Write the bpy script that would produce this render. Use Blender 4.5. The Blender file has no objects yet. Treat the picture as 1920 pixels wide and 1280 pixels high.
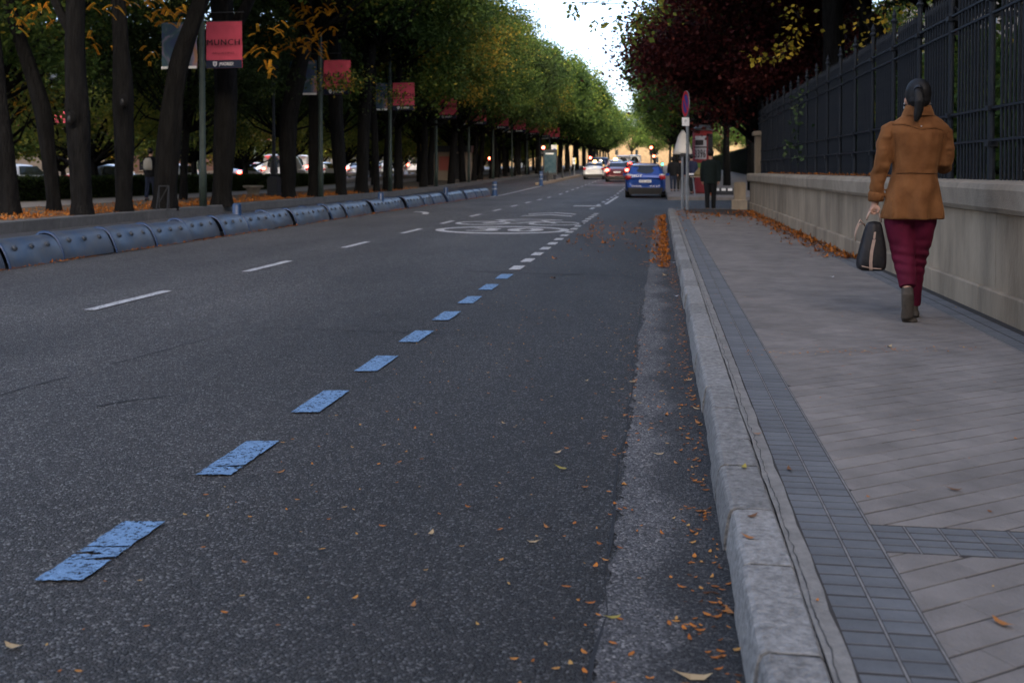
import bpy, bmesh, math, random
import numpy as np
from mathutils import Vector, Matrix, noise
R = math.radians
S = bpy.context.scene
COL = S.collection

# ------------------------------------------------------------ camera
H = 1.20; F = 1900.0; YAW = R(8.32); PIT = R(1.5)
cam = bpy.data.cameras.new('camera'); camo = bpy.data.objects.new('camera', cam); COL.objects.link(camo)
camo.location = (0, 0, H); camo.rotation_euler = (R(90) - PIT, 0, YAW)
cam.sensor_width = 36; cam.lens = F / 1920 * 36; cam.shift_y = -0.14127
cam.clip_end = 6000; cam.clip_start = 0.05
cam.dof.use_dof = True; cam.dof.focus_distance = 5.4; cam.dof.aperture_fstop = 4.0
S.camera = camo
S.render.resolution_x = 1024; S.render.resolution_y = 682
# ------------------------------------------------------------ sky and sun (dusk, sun low beyond the end of the street)
SUN_EL = R(12); SUN_ROT = R(172)
w = bpy.data.worlds.new('World'); S.world = w; w.use_nodes = True
nt = w.node_tree; nt.nodes.clear()
sky = nt.nodes.new('ShaderNodeTexSky'); sky.sky_type = 'NISHITA'; sky.sun_disc = False
sky.sun_elevation = SUN_EL; sky.sun_rotation = SUN_ROT; sky.altitude = 650
sky.air_density = 0.5; sky.dust_density = 7.5; sky.ozone_density = 0.0
bg = nt.nodes.new('ShaderNodeBackground'); bg.inputs[1].default_value = 0.15
out = nt.nodes.new('ShaderNodeOutputWorld')
nt.links.new(sky.outputs[0], bg.inputs[0]); nt.links.new(bg.outputs[0], out.inputs[0])
sl = bpy.data.lights.new('sun', 'SUN'); sl.energy = 0.5; sl.angle = R(14); sl.color = (1, .98, .94)
so = bpy.data.objects.new('sun', sl); COL.objects.link(so)
d = Vector((math.sin(SUN_ROT) * math.cos(SUN_EL), math.cos(SUN_ROT) * math.cos(SUN_EL), math.sin(SUN_EL)))
so.rotation_euler = (-d).to_track_quat('-Z', 'Y').to_euler()
S.view_settings.view_transform = 'Standard'; S.view_settings.look = 'None'
S.view_settings.gamma = 1; S.view_settings.use_curve_mapping = False
S.view_settings.exposure = 2.72
S.cycles.max_bounces = 6; S.cycles.diffuse_bounces = 3; S.cycles.glossy_bounces = 3
S.cycles.transmission_bounces = 4; S.cycles.transparent_max_bounces = 8
S.cycles.use_denoising = True

# ------------------------------------------------------------ helpers
_c, _s = math.cos(YAW), math.sin(YAW); _cp, _sp = math.cos(PIT), math.sin(PIT)
FW = (-_s * _cp, _c * _cp, -_sp); RT = (_c, _s, 0); UP = (-_s * _sp, _c * _sp, _cp)
YC = 368.753
def ray(px, py):
    a = (px - 960) / F; b = -(py - YC) / F
    return [FW[i] + a * RT[i] + b * UP[i] for i in range(3)]
def at(px, py, z=0.0):
    r = ray(px, py); t = (z - H) / r[2]; return (r[0] * t, r[1] * t)
def atY(px, py, Y):
    r = ray(px, py); t = Y / r[1]; return (r[0] * t, Y, H + r[2] * t)
def zr(y):  # the avenue climbs gently beyond the crossing
    return 0.0 if y < 48 else min(2.0, (y - 48) * 0.0115)

def ordw(n):
    w1 = 'first second third fourth fifth sixth seventh eighth ninth tenth eleventh twelfth thirteenth fourteenth fifteenth sixteenth seventeenth eighteenth nineteenth twentieth'.split()
    if n <= 20: return w1[n - 1]
    return ['twenty', 'thirty', 'forty'][n // 10 - 2] + '-' + w1[n % 10 - 1] if n % 10 else ['', 'thirtieth', 'fortieth'][n // 10 - 2]
class MB:
    def __init__(s): s.v = []; s.f = []; s.m = []
    def add(s, vs, fs, m=0):
        k = len(s.v); s.v += [tuple(p) for p in vs]
        s.f += [tuple(i + k for i in f) for f in fs]; s.m += [m] * len(fs); return s
    def box(s, c, d, rot=None, m=0, taper=1.0):
        x, y, z = d[0] / 2, d[1] / 2, d[2] / 2
        vs = [(-x, -y, -z), (x, -y, -z), (x, y, -z), (-x, y, -z), (-x * taper, -y * taper, z), (x * taper, -y * taper, z), (x * taper, y * taper, z), (-x * taper, y * taper, z)]
        if rot is not None: vs = [rot @ Vector(p) for p in vs]
        vs = [(p[0] + c[0], p[1] + c[1], p[2] + c[2]) for p in vs]
        return s.add(vs, [(0, 3, 2, 1), (4, 5, 6, 7), (0, 1, 5, 4), (1, 2, 6, 5), (2, 3, 7, 6), (3, 0, 4, 7)], m)
    def bbox(s, x0, x1, y0, y1, z0, z1, m=0):
        return s.box(((x0 + x1) / 2, (y0 + y1) / 2, (z0 + z1) / 2), (x1 - x0, y1 - y0, z1 - z0), None, m)
    def tile(s, x0, x1, y0, y1, z0, z1, b=.006, m=0):  # bevelled slab
        vs = [(x0, y0, z0), (x1, y0, z0), (x1, y1, z0), (x0, y1, z0), (x0, y0, z1 - b), (x1, y0, z1 - b), (x1, y1, z1 - b), (x0, y1, z1 - b),
              (x0 + b, y0 + b, z1), (x1 - b, y0 + b, z1), (x1 - b, y1 - b, z1), (x0 + b, y1 - b, z1)]
        fs = [(0, 1, 5, 4), (1, 2, 6, 5), (2, 3, 7, 6), (3, 0, 4, 7), (4, 5, 9, 8), (5, 6, 10, 9), (6, 7, 11, 10), (7, 4, 8, 11), (8, 9, 10, 11)]
        return s.add(vs, fs, m)
    def tube(s, path, rad, n=10, m=0, caps=True, sy=None, jit=0, rng=None):
        path = [Vector(p) for p in path]; vs = []; fs = []
        up = None
        for i, p in enumerate(path):
            a = path[max(i - 1, 0)]; b = path[min(i + 1, len(path) - 1)]
            t = (b - a)
            t = t.normalized() if t.length > 1e-9 else Vector((0, 0, 1))
            if up is None:
                up = Vector((0, 1, 0)) if abs(t.y) < .9 else Vector((1, 0, 0))
            u = (up - t * up.dot(t)).normalized(); v = t.cross(u); up = u
            r = rad[i] if hasattr(rad, '__len__') else rad
            r2 = r * (sy[i] if hasattr(sy, '__len__') else sy) if sy else r
            for k in range(n):
                q = 2 * math.pi * k / n
                j = 1 + (rng.uniform(-jit, jit) if jit else 0)
                vs.append(p + v * (math.cos(q) * r * j) + u * (math.sin(q) * r2 * j))
        for i in range(len(path) - 1):
            for k in range(n):
                fs.append((i * n + k, i * n + (k + 1) % n, (i + 1) * n + (k + 1) % n, (i + 1) * n + k))
        if caps:
            fs.append(tuple(reversed(range(n)))); fs.append(tuple((len(path) - 1) * n + k for k in range(n)))
        return s.add(vs, fs, m)
    def rings(s, rings, n=24, m=0, caps=True):
        """rings: (cx, cy, cz, rx, ry[, tiltx]) horizontal ellipses"""
        vs = []; fs = []
        for r in rings:
            ex = r[5] if len(r) > 5 else 2.0
            for k in range(n):
                q = 2 * math.pi * k / n; c, d = math.cos(q), math.sin(q)
                e = 2 / ex
                vs.append((r[0] + r[3] * math.copysign(abs(c) ** e, c), r[1] + r[4] * math.copysign(abs(d) ** e, d), r[2]))
        for i in range(len(rings) - 1):
            for k in range(n):
                fs.append((i * n + k, i * n + (k + 1) % n, (i + 1) * n + (k + 1) % n, (i + 1) * n + k))
        if caps:
            fs.append(tuple(reversed(range(n)))); fs.append(tuple((len(rings) - 1) * n + k for k in range(n)))
        return s.add(vs, fs, m)
    def sphere(s, c, r, n=12, m=0):
        rs = []
        for i in range(n // 2 + 1):
            a = -math.pi / 2 + math.pi * i / (n // 2)
            k = max(math.cos(a), 1e-3)
            rs.append((c[0], c[1], c[2] + r[2] * math.sin(a), r[0] * k, r[1] * k))
        return s.rings(rs, n, m)
    def poly(s, pts, z, m=0):
        return s.add([(p[0], p[1], z + (p[2] if len(p) > 2 else 0)) for p in pts], [tuple(range(len(pts)))], m)
    def mesh(s, name, mats, smooth=False):
        me = bpy.data.meshes.new(name); me.from_pydata(s.v, [], s.f)
        if not isinstance(mats, (list, tuple)): mats = [mats]
        for q in mats: me.materials.append(q)
        me.polygons.foreach_set('material_index', s.m)
        if smooth: me.polygons.foreach_set('use_smooth', [True] * len(s.f))
        me.update(); return me
    def build(s, name, mats, parent=None, smooth=False, loc=None):
        return put(name, s.mesh(name, mats, smooth), parent, loc)

def put(name, me, parent=None, loc=None, rot=None, scale=None):
    o = bpy.data.objects.new(name, me); COL.objects.link(o)
    if parent is not None: o.parent = parent
    if loc is not None: o.location = loc
    if rot is not None: o.rotation_euler = rot
    if scale is not None: o.scale = scale
    return o
def tag(o, label=None, cat=None, group=None, kind=None):
    if label: o['label'] = label
    if cat: o['category'] = cat
    if group: o['group'] = group
    if kind: o['kind'] = kind
    return o
def thing(name, label, cat, loc=(0, 0, 0), rz=0, group=None):
    o = bpy.data.objects.new(name, None); COL.objects.link(o); o.empty_display_size = .1
    o.location = loc; o.rotation_euler = (0, 0, rz)
    return tag(o, label, cat, group)
def kids(o): return [c for c in ALLK if c.parent == o]
def dup(root, loc=None, rz=None, label=None, group=None, scale=None):
    def cp(o, par):
        c = o.copy(); COL.objects.link(c)
        if par is not None: c.parent = par
        for ch in o.children: cp(ch, c)
        return c
    r = cp(root, None)
    if loc is not None: r.location = loc
    if rz is not None: r.rotation_euler = (0, 0, rz)
    if scale is not None: r.scale = scale
    if label: r['label'] = label
    if group: r['group'] = group
    return r
def struct(name, mb, m, smooth=False):
    o = mb.build(name, m, None, smooth); o['kind'] = 'structure'; return o
def union(mb, name, voxel, mat, parent=None, smooth=6, disp=None):
    me = mb.mesh('tmp', mat); o = bpy.data.objects.new('tmp', me); COL.objects.link(o)
    r = o.modifiers.new('r', 'REMESH'); r.mode = 'VOXEL'; r.voxel_size = voxel; r.use_smooth_shade = True
    if smooth:
        q = o.modifiers.new('s', 'SMOOTH'); q.iterations = smooth; q.factor = .5
    dg = bpy.context.evaluated_depsgraph_get(); ev = o.evaluated_get(dg)
    nm = bpy.data.meshes.new_from_object(ev); nm.name = name
    bpy.data.objects.remove(o)
    if disp:
        for v in nm.vertices:
            v.co += Vector(disp(v.co))
    nm.materials.clear(); nm.materials.append(mat)
    nm.polygons.foreach_set('use_smooth', [True] * len(nm.polygons))
    return put(name, nm, parent)
def paint(name, col, wear=.38):
    m = mat(name, col, .75, .25, noise_s=26, noise_a=.3, bump=.6, bump_s=150); n = m.node_tree.nodes; l = m.node_tree.links; b = n['Principled BSDF']
    src = b.inputs['Base Color'].links[0].from_socket
    g = n.new('ShaderNodeNewGeometry'); t = n.new('ShaderNodeTexNoise'); t.inputs['Scale'].default_value = 60; t.inputs['Detail'].default_value = 5; t.inputs['Roughness'].default_value = .7; l.new(g.outputs['Position'], t.inputs['Vector'])
    r = n.new('ShaderNodeValToRGB'); r.color_ramp.elements[0].position = wear; r.color_ramp.elements[0].color = (.045, .045, .048, 1); r.color_ramp.elements[1].position = wear + .06; r.color_ramp.elements[1].color = (1, 1, 1, 1)
    l.new(t.outputs['Fac'], r.inputs[0]); mx = n.new('ShaderNodeMix'); mx.data_type = 'RGBA'; mx.blend_type = 'MULTIPLY'; mx.inputs[0].default_value = 1
    l.new(src, mx.inputs[6]); l.new(r.outputs[0], mx.inputs[7]); l.new(mx.outputs[2], b.inputs['Base Color']); return m
def text(name, s, size, mat, parent, loc, rot, width=None, bold=0.0, sx=1.0):
    cu = bpy.data.curves.new('t', 'FONT'); cu.body = s; cu.size = size; cu.align_x = 'CENTER'; cu.align_y = 'CENTER'
    cu.space_character = 1.15; cu.extrude = .0015; cu.resolution_u = 3
    o = bpy.data.objects.new('t', cu); COL.objects.link(o)
    dg = bpy.context.evaluated_depsgraph_get()
    me = bpy.data.meshes.new_from_object(o.evaluated_get(dg)); bpy.data.objects.remove(o)
    me.materials.clear(); me.materials.append(mat)
    if bold > 0:
        b = bmesh.new(); b.from_mesh(me); g = bmesh.ops.duplicate(b, geom=b.verts[:] + b.edges[:] + b.faces[:])['geom']
        for v in g:
            if isinstance(v, bmesh.types.BMVert): v.co.x += bold * 2.2; v.co.z += .0006
        b.to_mesh(me); b.free()
    r = put(name, me, parent, loc, rot)
    if width:
        xs = [v.co.x for v in me.vertices]; k = width / max(1e-6, max(xs) - min(xs)); r.scale = (k, 1, 1)
    return r

# ------------------------------------------------------------ materials
def mat(name, col, rough=.8, spec=.3, metal=0.0, noise_s=None, noise_a=.3, col2=None, bump=0.0, bump_s=None, emit=None, emit_s=1.0, coat=0.0, detail=6, obj_rand=0.0, stretch=None, trans=0.0, bump_d=.01):
    m = bpy.data.materials.new(name); m.use_nodes = True; n = m.node_tree.nodes; l = m.node_tree.links
    b = n['Principled BSDF']; b.inputs['Roughness'].default_value = rough; b.inputs['Metallic'].default_value = metal
    b.inputs['Specular IOR Level'].default_value = spec
    if coat: b.inputs['Coat Weight'].default_value = coat; b.inputs['Coat Roughness'].default_value = .08
    c1 = (*col, 1); c2 = (*(col2 if col2 else tuple(x * (1 - noise_a) for x in col)), 1)
    b.inputs['Base Color'].default_value = c1
    last = None
    tc = n.new('ShaderNodeTexCoord'); vec = tc.outputs['Object']
    if stretch:
        mp = n.new('ShaderNodeMapping'); mp.inputs['Scale'].default_value = stretch; l.new(vec, mp.inputs[0]); vec = mp.outputs[0]
    if noise_s:
        t = n.new('ShaderNodeTexNoise'); t.inputs['Scale'].default_value = noise_s; t.inputs['Detail'].default_value = detail; t.inputs['Roughness'].default_value = .65
        l.new(vec, t.inputs['Vector'])
        r = n.new('ShaderNodeValToRGB'); r.color_ramp.elements[0].position = .35; r.color_ramp.elements[1].position = .65
        r.color_ramp.elements[0].color = c2; r.color_ramp.elements[1].color = c1
        l.new(t.outputs['Fac'], r.inputs[0]); last = r.outputs[0]
    if obj_rand:
        oi = n.new('ShaderNodeObjectInfo'); mr = n.new('ShaderNodeMapRange'); mr.inputs['To Min'].default_value = 1 - obj_rand; mr.inputs['To Max'].default_value = 1 + obj_rand
        l.new(oi.outputs['Random'], mr.inputs['Value'])
        vm = n.new('ShaderNodeVectorMath'); vm.operation = 'SCALE'
        if last is not None: l.new(last, vm.inputs[0])
        else: vm.inputs[0].default_value = col
        l.new(mr.outputs[0], vm.inputs['Scale']); last = vm.outputs[0]
    if last is not None: l.new(last, b.inputs['Base Color'])
    if bump:
        t2 = n.new('ShaderNodeTexNoise'); t2.inputs['Scale'].default_value = bump_s or (noise_s or 20) * 3; t2.inputs['Detail'].default_value = 4
        l.new(vec, t2.inputs['Vector'])
        bp = n.new('ShaderNodeBump'); bp.inputs['Strength'].default_value = min(1, bump * 1.0); bp.inputs['Distance'].default_value = bump_d
        l.new(t2.outputs['Fac'], bp.inputs['Height']); l.new(bp.outputs[0], b.inputs['Normal'])
    if emit: b.inputs['Emission Color'].default_value = (*emit, 1); b.inputs['Emission Strength'].default_value = emit_s
    if trans: b.inputs['Transmission Weight'].default_value = trans
    return m

def asphalt(name, base, speck, scale=140, patch=None, bump=.6, rough=.7):
    m = bpy.data.materials.new(name); m.use_nodes = True; n = m.node_tree.nodes; l = m.node_tree.links
    b = n['Principled BSDF']; b.inputs['Roughness'].default_value = rough; b.inputs['Specular IOR Level'].default_value = .4
    g = n.new('ShaderNodeNewGeometry'); P = g.outputs['Position']
    v = n.new('ShaderNodeTexVoronoi'); v.inputs['Scale'].default_value = scale; l.new(P, v.inputs['Vector'])
    sep = n.new('ShaderNodeSeparateColor'); l.new(v.outputs['Color'], sep.inputs[0])
    r = n.new('ShaderNodeValToRGB'); e = r.color_ramp.elements
    e[0].position = 0; e[0].color = (*[x * .35 for x in base], 1); e[1].position = .55; e[1].color = (*base, 1)
    q = e.new(.86); q.color = (*[x * 1.7 for x in base], 1); q = e.new(.96); q.color = (*speck, 1)
    l.new(sep.outputs[0], r.inputs[0])
    # large stains, oil drips and worn wheel tracks
    t = n.new('ShaderNodeTexNoise'); t.inputs['Scale'].default_value = .55; t.inputs['Detail'].default_value = 7; t.inputs['Roughness'].default_value = .6
    mp = n.new('ShaderNodeMapping'); mp.inputs['Scale'].default_value = (1.0, .35, 1); l.new(P, mp.inputs[0]); l.new(mp.outputs[0], t.inputs['Vector'])
    mr = n.new('ShaderNodeMapRange'); mr.inputs['From Min'].default_value = .3; mr.inputs['From Max'].default_value = .7
    mr.inputs['To Min'].default_value = .6; mr.inputs['To Max'].default_value = 1.4; l.new(t.outputs['Fac'], mr.inputs['Value'])
    t3 = n.new('ShaderNodeTexNoise'); t3.inputs['Scale'].default_value = 9; t3.inputs['Detail'].default_value = 5; l.new(P, t3.inputs['Vector'])
    mr3 = n.new('ShaderNodeMapRange'); mr3.inputs['From Min'].default_value = .3; mr3.inputs['From Max'].default_value = .7
    mr3.inputs['To Min'].default_value = .85; mr3.inputs['To Max'].default_value = 1.15; l.new(t3.outputs['Fac'], mr3.inputs['Value'])
    mu = n.new('ShaderNodeMath'); mu.operation = 'MULTIPLY'; l.new(mr.outputs[0], mu.inputs[0]); l.new(mr3.outputs[0], mu.inputs[1])
    fac = mu.outputs[0]
    if patch:  # x-dependent wear: list of (x, factor)
        sx = n.new('ShaderNodeSeparateXYZ'); l.new(P, sx.inputs[0])
        wv = n.new('ShaderNodeTexNoise'); wv.inputs['Scale'].default_value = 1.6; wv.inputs['Detail'].default_value = 6; l.new(P, wv.inputs['Vector'])
        ad = n.new('ShaderNodeMath'); ad.operation = 'MULTIPLY_ADD'; l.new(wv.outputs['Fac'], ad.inputs[0]); ad.inputs[1].default_value = .5; l.new(sx.outputs['X'], ad.inputs[2])
        x0, x1 = patch[0][0], patch[-1][0]
        mm = n.new('ShaderNodeMapRange'); mm.inputs['From Min'].default_value = x0; mm.inputs['From Max'].default_value = x1; l.new(ad.outputs[0], mm.inputs['Value'])
        cr = n.new('ShaderNodeValToRGB'); ce = cr.color_ramp.elements
        for i, (x, f) in enumerate(patch):
            p = (x - x0) / (x1 - x0)
            if i == 0: k = ce[0]
            elif i == len(patch) - 1: k = ce[-1]; 
            else: k = ce.new(p)
            k.position = p; k.color = (f / 2, f / 2, f / 2, 1)
        l.new(mm.outputs[0], cr.inputs[0])
        m2 = n.new('ShaderNodeMath'); m2.operation = 'MULTIPLY'; l.new(cr.outputs[0], m2.inputs[0]); m2.inputs[1].default_value = 2
        m3 = n.new('ShaderNodeMath'); m3.operation = 'MULTIPLY'; l.new(fac, m3.inputs[0]); l.new(m2.outputs[0], m3.inputs[1]); fac = m3.outputs[0]
    vm = n.new('ShaderNodeVectorMath'); vm.operation = 'SCALE'; l.new(r.outputs[0], vm.inputs[0]); l.new(fac, vm.inputs['Scale'])
    l.new(vm.outputs[0], b.inputs['Base Color'])
    bp = n.new('ShaderNodeBump'); bp.inputs['Strength'].default_value = bump; bp.inputs['Distance'].default_value = .009
    l.new(v.outputs['Distance'], bp.inputs['Height']); bp.invert = True
    l.new(bp.outputs[0], b.inputs['Normal'])
    return m

def leafmat(name, stops, trans=.35, rough=.6):
    """stops: (pos, colour); every leaf carries its own 'tone'"""
    m = bpy.data.materials.new(name); m.use_nodes = True; n = m.node_tree.nodes; l = m.node_tree.links
    b = n['Principled BSDF']; b.inputs['Roughness'].default_value = rough; b.inputs['Specular IOR Level'].default_value = .12
    a = n.new('ShaderNodeAttribute'); a.attribute_name = 'tone'
    oi = n.new('ShaderNodeObjectInfo')
    ma = n.new('ShaderNodeMath'); ma.operation = 'MULTIPLY_ADD'; l.new(oi.outputs['Random'], ma.inputs[0]); ma.inputs[1].default_value = .3
    sb = n.new('ShaderNodeMath'); sb.operation = 'SUBTRACT'; l.new(a.outputs['Fac'], sb.inputs[0]); sb.inputs[1].default_value = .15
    l.new(sb.outputs[0], ma.inputs[2])
    r = n.new('ShaderNodeValToRGB'); e = r.color_ramp.elements
    for i, (p, c) in enumerate(stops):
        k = e[0] if i == 0 else (e[len(e) - 1] if i == len(stops) - 1 else None)
        if k is None: k = e.new(p)
        k.position = p; k.color = (*c, 1)
    l.new(ma.outputs[0], r.inputs[0]); l.new(r.outputs[0], b.inputs['Base Color'])
    tr = n.new('ShaderNodeBsdfTranslucent'); l.new(r.outputs[0], tr.inputs[0])
    mx = n.new('ShaderNodeMixShader'); mx.inputs[0].default_value = trans
    l.new(b.outputs[0], mx.inputs[1]); l.new(tr.outputs[0], mx.inputs[2]); l.new(mx.outputs[0], n['Material Output'].inputs[0])
    return m

def lamp_mat(name, col, s):
    return mat(name, col, emit=col, emit_s=s)

M = {}
M['asphalt'] = asphalt('asphalt', (.048, .0445, .042), (.22, .215, .205), 135, patch=[(-8.2, 1.3), (-7.2, 1.18), (-6.5, 1.36), (-5.6, 1.14), (-4.9, 1.3), (-4.1, 1.08), (-3.3, 1.2), (-2.6, 1.0), (-1.8, .86), (-1.1, .70), (.1, .60), (.7, .8)], bump=1.0)
M['asphalt_far'] = asphalt('asphalt_bus_lane', (.05, .05, .053), (.16, .16, .16), 90, bump=.5)
M['gutter'] = asphalt('gutter_concrete', (.078, .075, .075), (.24, .225, .21), 150, patch=[(-.2, 1.15), (.2, 1.0), (.31, .40), (.6, .26)], bump=.45, rough=.8)
M['blue_paint'] = paint('blue_paint', (.19, .33, .53), .41)
M['white_paint'] = paint('white_paint', (.60, .60, .60), .40)
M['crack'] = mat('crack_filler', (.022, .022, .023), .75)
M['granite'] = mat('kerb_granite', (.29, .28, .265), .85, .3, noise_s=38, noise_a=.5, bump=1, bump_s=70, obj_rand=.17)
M['granite_far'] = mat('kerb_granite_left', (.13, .13, .13), .8, noise_s=6, noise_a=.3, bump=.5, obj_rand=.1)
M['mortar'] = mat('mortar', (.25, .235, .215), .9, noise_s=14, noise_a=.35, bump=.5, bump_s=90)
M['strip'] = mat('paving_strip_blue_grey', (.142, .146, .152), .75, .3, noise_s=9, noise_a=.25, bump=.3, bump_s=160, obj_rand=.12)
M['paver'] = mat('paver_grey', (.245, .220, .200), .85, .25, noise_s=3.2, noise_a=.34, bump=.5, bump_s=110, obj_rand=.07)
M['bed'] = mat('paving_bed', (.052, .046, .042), .95, noise_s=20, noise_a=.4)
M['joint_pale'] = mat('joint_pale', (.24, .23, .22), .9, noise_s=20, noise_a=.4)
M['concrete'] = mat('wall_render', (.37, .295, .21), .88, .25, noise_s=1.9, noise_a=.5, bump=.5, bump_s=60, stretch=(1, 1, .3), obj_rand=.06)
M['coping'] = mat('coping_stone', (.34, .28, .21), .88, .25, noise_s=3.5, noise_a=.3, bump=.6, bump_s=70, obj_rand=.08)
M['fence'] = mat('fence_iron', (.009, .012, .018), .6, .25, noise_s=30, noise_a=.3, col2=(.016, .019, .023), bump=.25)
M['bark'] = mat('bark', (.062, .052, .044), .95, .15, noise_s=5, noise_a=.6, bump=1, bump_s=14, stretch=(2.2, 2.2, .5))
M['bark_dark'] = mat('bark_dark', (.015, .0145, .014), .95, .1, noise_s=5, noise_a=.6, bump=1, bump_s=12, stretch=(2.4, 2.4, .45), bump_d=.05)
M['dirt'] = mat('park_dirt', (.19, .155, .115), .95, .1, noise_s=1.3, noise_a=.45, bump=.5)
M['path'] = mat('park_path', (.36, .33, .30), .9, .1, noise_s=2, noise_a=.2)
M['soil'] = mat('garden_soil', (.06, .05, .035), .95, .1, noise_s=2, noise_a=.4)
M['far'] = mat('ground_far', (.10, .10, .08), .95, .1, noise_s=.2, noise_a=.3)
M['leaf_green'] = leafmat('leaf_green', [(0, (.020, .042, .012)), (.4, (.050, .090, .019)), (.65, (.095, .138, .026)), (.85, (.20, .195, .03)), (1, (.42, .27, .03))])
M['leaf_olive'] = leafmat('leaf_olive', [(0, (.035, .065, .015)), (.4, (.105, .130, .024)), (.65, (.24, .20, .03)), (1, (.52, .28, .03))])
M['leaf_dark'] = leafmat('leaf_dark', [(0, (.018, .030, .010)), (.6, (.042, .066, .018)), (1, (.11, .12, .025))])
M['leaf_plum'] = leafmat('leaf_plum', [(0, (.014, .004, .005)), (.6, (.055, .010, .012)), (1, (.14, .035, .025))], trans=.25)
M['leaf_orange'] = leafmat('leaf_orange', [(0, (.55, .22, .015)), (1, (.78, .42, .04))], trans=.45)
M['leaf_yellow'] = leafmat('leaf_yellow', [(0, (.16, .15, .02)), (.5, (.38, .27, .03)), (1, (.5, .3, .03))], trans=.4)
M['leaf_light'] = leafmat('leaf_light', [(0, (.06, .095, .02)), (.5, (.15, .185, .035)), (1, (.38, .32, .05))], trans=.45)
M['litter'] = leafmat('dry_leaf', [(0, (.07, .03, .012)), (.35, (.28, .09, .018)), (.75, (.50, .17, .03)), (1, (.52, .30, .09))], trans=.1)
M['sep_body'] = mat('separator_plastic', (.040, .068, .115), .42, .4, noise_s=3.4, noise_a=.35, col2=(.085, .095, .11), bump=.12)
M['sep_blue'] = mat('separator_blue', (.014, .048, .13), .4, .5, noise_s=8, noise_a=.3)
M['sep_hole'] = mat('separator_stud', (.06, .07, .085), .5)
M['pole_green'] = mat('pole_green', (.035, .055, .048), .55, .4, noise_s=8, noise_a=.3)
M['grey_metal'] = mat('grey_metal', (.26, .29, .33), .4, .5, metal=.4, noise_s=10, noise_a=.2)
M['dark_metal'] = mat('dark_metal', (.02, .022, .026), .5, .4)
M['black'] = mat('black_plastic', (.012, .012, .013), .5, .4)
M['pink'] = mat('banner_pink', (.52, .075, .12), .8, .2, noise_s=3, noise_a=.15)
M['navy'] = mat('banner_navy', (.02, .026, .05), .8, .2)
M['white'] = mat('white_plain', (.72, .72, .72), .6)
M['ink'] = mat('black_ink', (.015, .012, .015), .8)
M['red'] = mat('red_sheet', (.5, .02, .03), .5)
M['blue'] = mat('blue_sheet', (.03, .06, .30), .5)
M['glass'] = mat('dark_glass', (.012, .015, .018), .08, .6)
M['tyre'] = mat('tyre', (.014, .014, .014), .85)
M['rim'] = mat('rim', (.35, .35, .36), .35, metal=.7)
M['skin'] = mat('skin', (.42, .24, .17), .55)
M['hair'] = mat('black_hair', (.006, .005, .005), .5, .3, bump=.4, bump_s=60, stretch=(6, 6, .4))
M['plaster'] = mat('building_plaster', (.34, .28, .22), .9, noise_s=1, noise_a=.2)
# ------------------------------------------------------------ ground, roads, pavements
def sheet(x0, x1, y0, y1, z, ys=()):
    mb = MB(); Y = sorted(set([y0, y1] + [y for y in list(ys) + [48, 80, 120, 160, 222] if y0 < y < y1]))
    for a, b in zip(Y[:-1], Y[1:]):
        mb.add([(x0, a, z + zr(a)), (x1, a, z + zr(a)), (x1, b, z + zr(b)), (x0, b, z + zr(b))], [(0, 1, 2, 3)])
    return mb
g = MB()
for a, b in [(-300, 48), (48, 222), (222, 4000)]:
    g.add([(-2500, a, -.06 + zr(a)), (2500, a, -.06 + zr(a)), (2500, b, -.06 + zr(b)), (-2500, b, -.06 + zr(b))], [(0, 1, 2, 3)])
struct('ground', g, M['far'])
road = struct('road', sheet(-12.2, 14, -30, 900, 0), M['asphalt'])
rng = random.Random(3)
# concrete gutter band along the right kerb, with a ragged edge
mb = MB(); vs = []; n = 1400
for i in range(n + 1):
    y = -1 + 29.2 * i / n
    x = -.14 + .035 * noise.noise(Vector((0, y * 1.3, 3))) + .03 * noise.noise(Vector((0, y * 9, 7))) + .02 * noise.noise(Vector((0, y * 31, 7)))
    vs += [(x, y, .004), (.27, y, .004)]
mb.add(vs, [(2 * i, 2 * i + 1, 2 * i + 3, 2 * i + 2) for i in range(n)])
mb.build('gutter', M['gutter'], road)
# --- road paint: each dash a part of the road
def paint_dash(name, x0, x1, y0, y1, m, skew=0.0, cracks=0, z=.008, jag=.004):
    mb = MB(); cuts = [y0] + sorted(rng.uniform(y0 + .08, y1 - .08) for _ in range(cracks)) + [y1]
    nx = 10
    for a, b in zip(cuts[:-1], cuts[1:]):
        a2 = a + (.006 if a != y0 else 0); b2 = b - (.006 if b != y1 else 0)
        pts = []
        tilt = rng.uniform(-.03, .03) if cracks else 0
        for i in range(nx + 1):
            t = i / nx; pts.append((x0 + (x1 - x0) * t, a2 + skew * t + rng.uniform(-jag, jag) + (tilt * (t - .5) if a != y0 else 0)))
        for i in range(1, 8):
            t = i / 8; pts.append((x1 + rng.uniform(-jag, jag * .5), a2 + skew + (b2 - a2) * t))
        for i in range(nx + 1):
            t = 1 - i / nx; pts.append((x0 + (x1 - x0) * t, b2 + skew * t + rng.uniform(-jag, jag)))
        for i in range(1, 8):
            t = 1 - i / 8; pts.append((x0 + rng.uniform(-jag * .5, jag), a2 + (b2 - a2) * t))
        mb.poly(pts, z)
    return mb.build(name, m, road)
y = 2.69
k = 0
while y < 28.2:
    ln = .50 if y < 16 else .50
    paint_dash('blue_dash' if y < 11.5 else 'parking_dash', -1.80, -1.66, y, y + ln, M['blue_paint'] if y < 11.5 else M['white_paint'], skew=.02, cracks=(3, 1, 0, 0)[min(k, 3)] if k < 4 else 0, jag=.005)
    y += 1.035; k += 1
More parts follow.
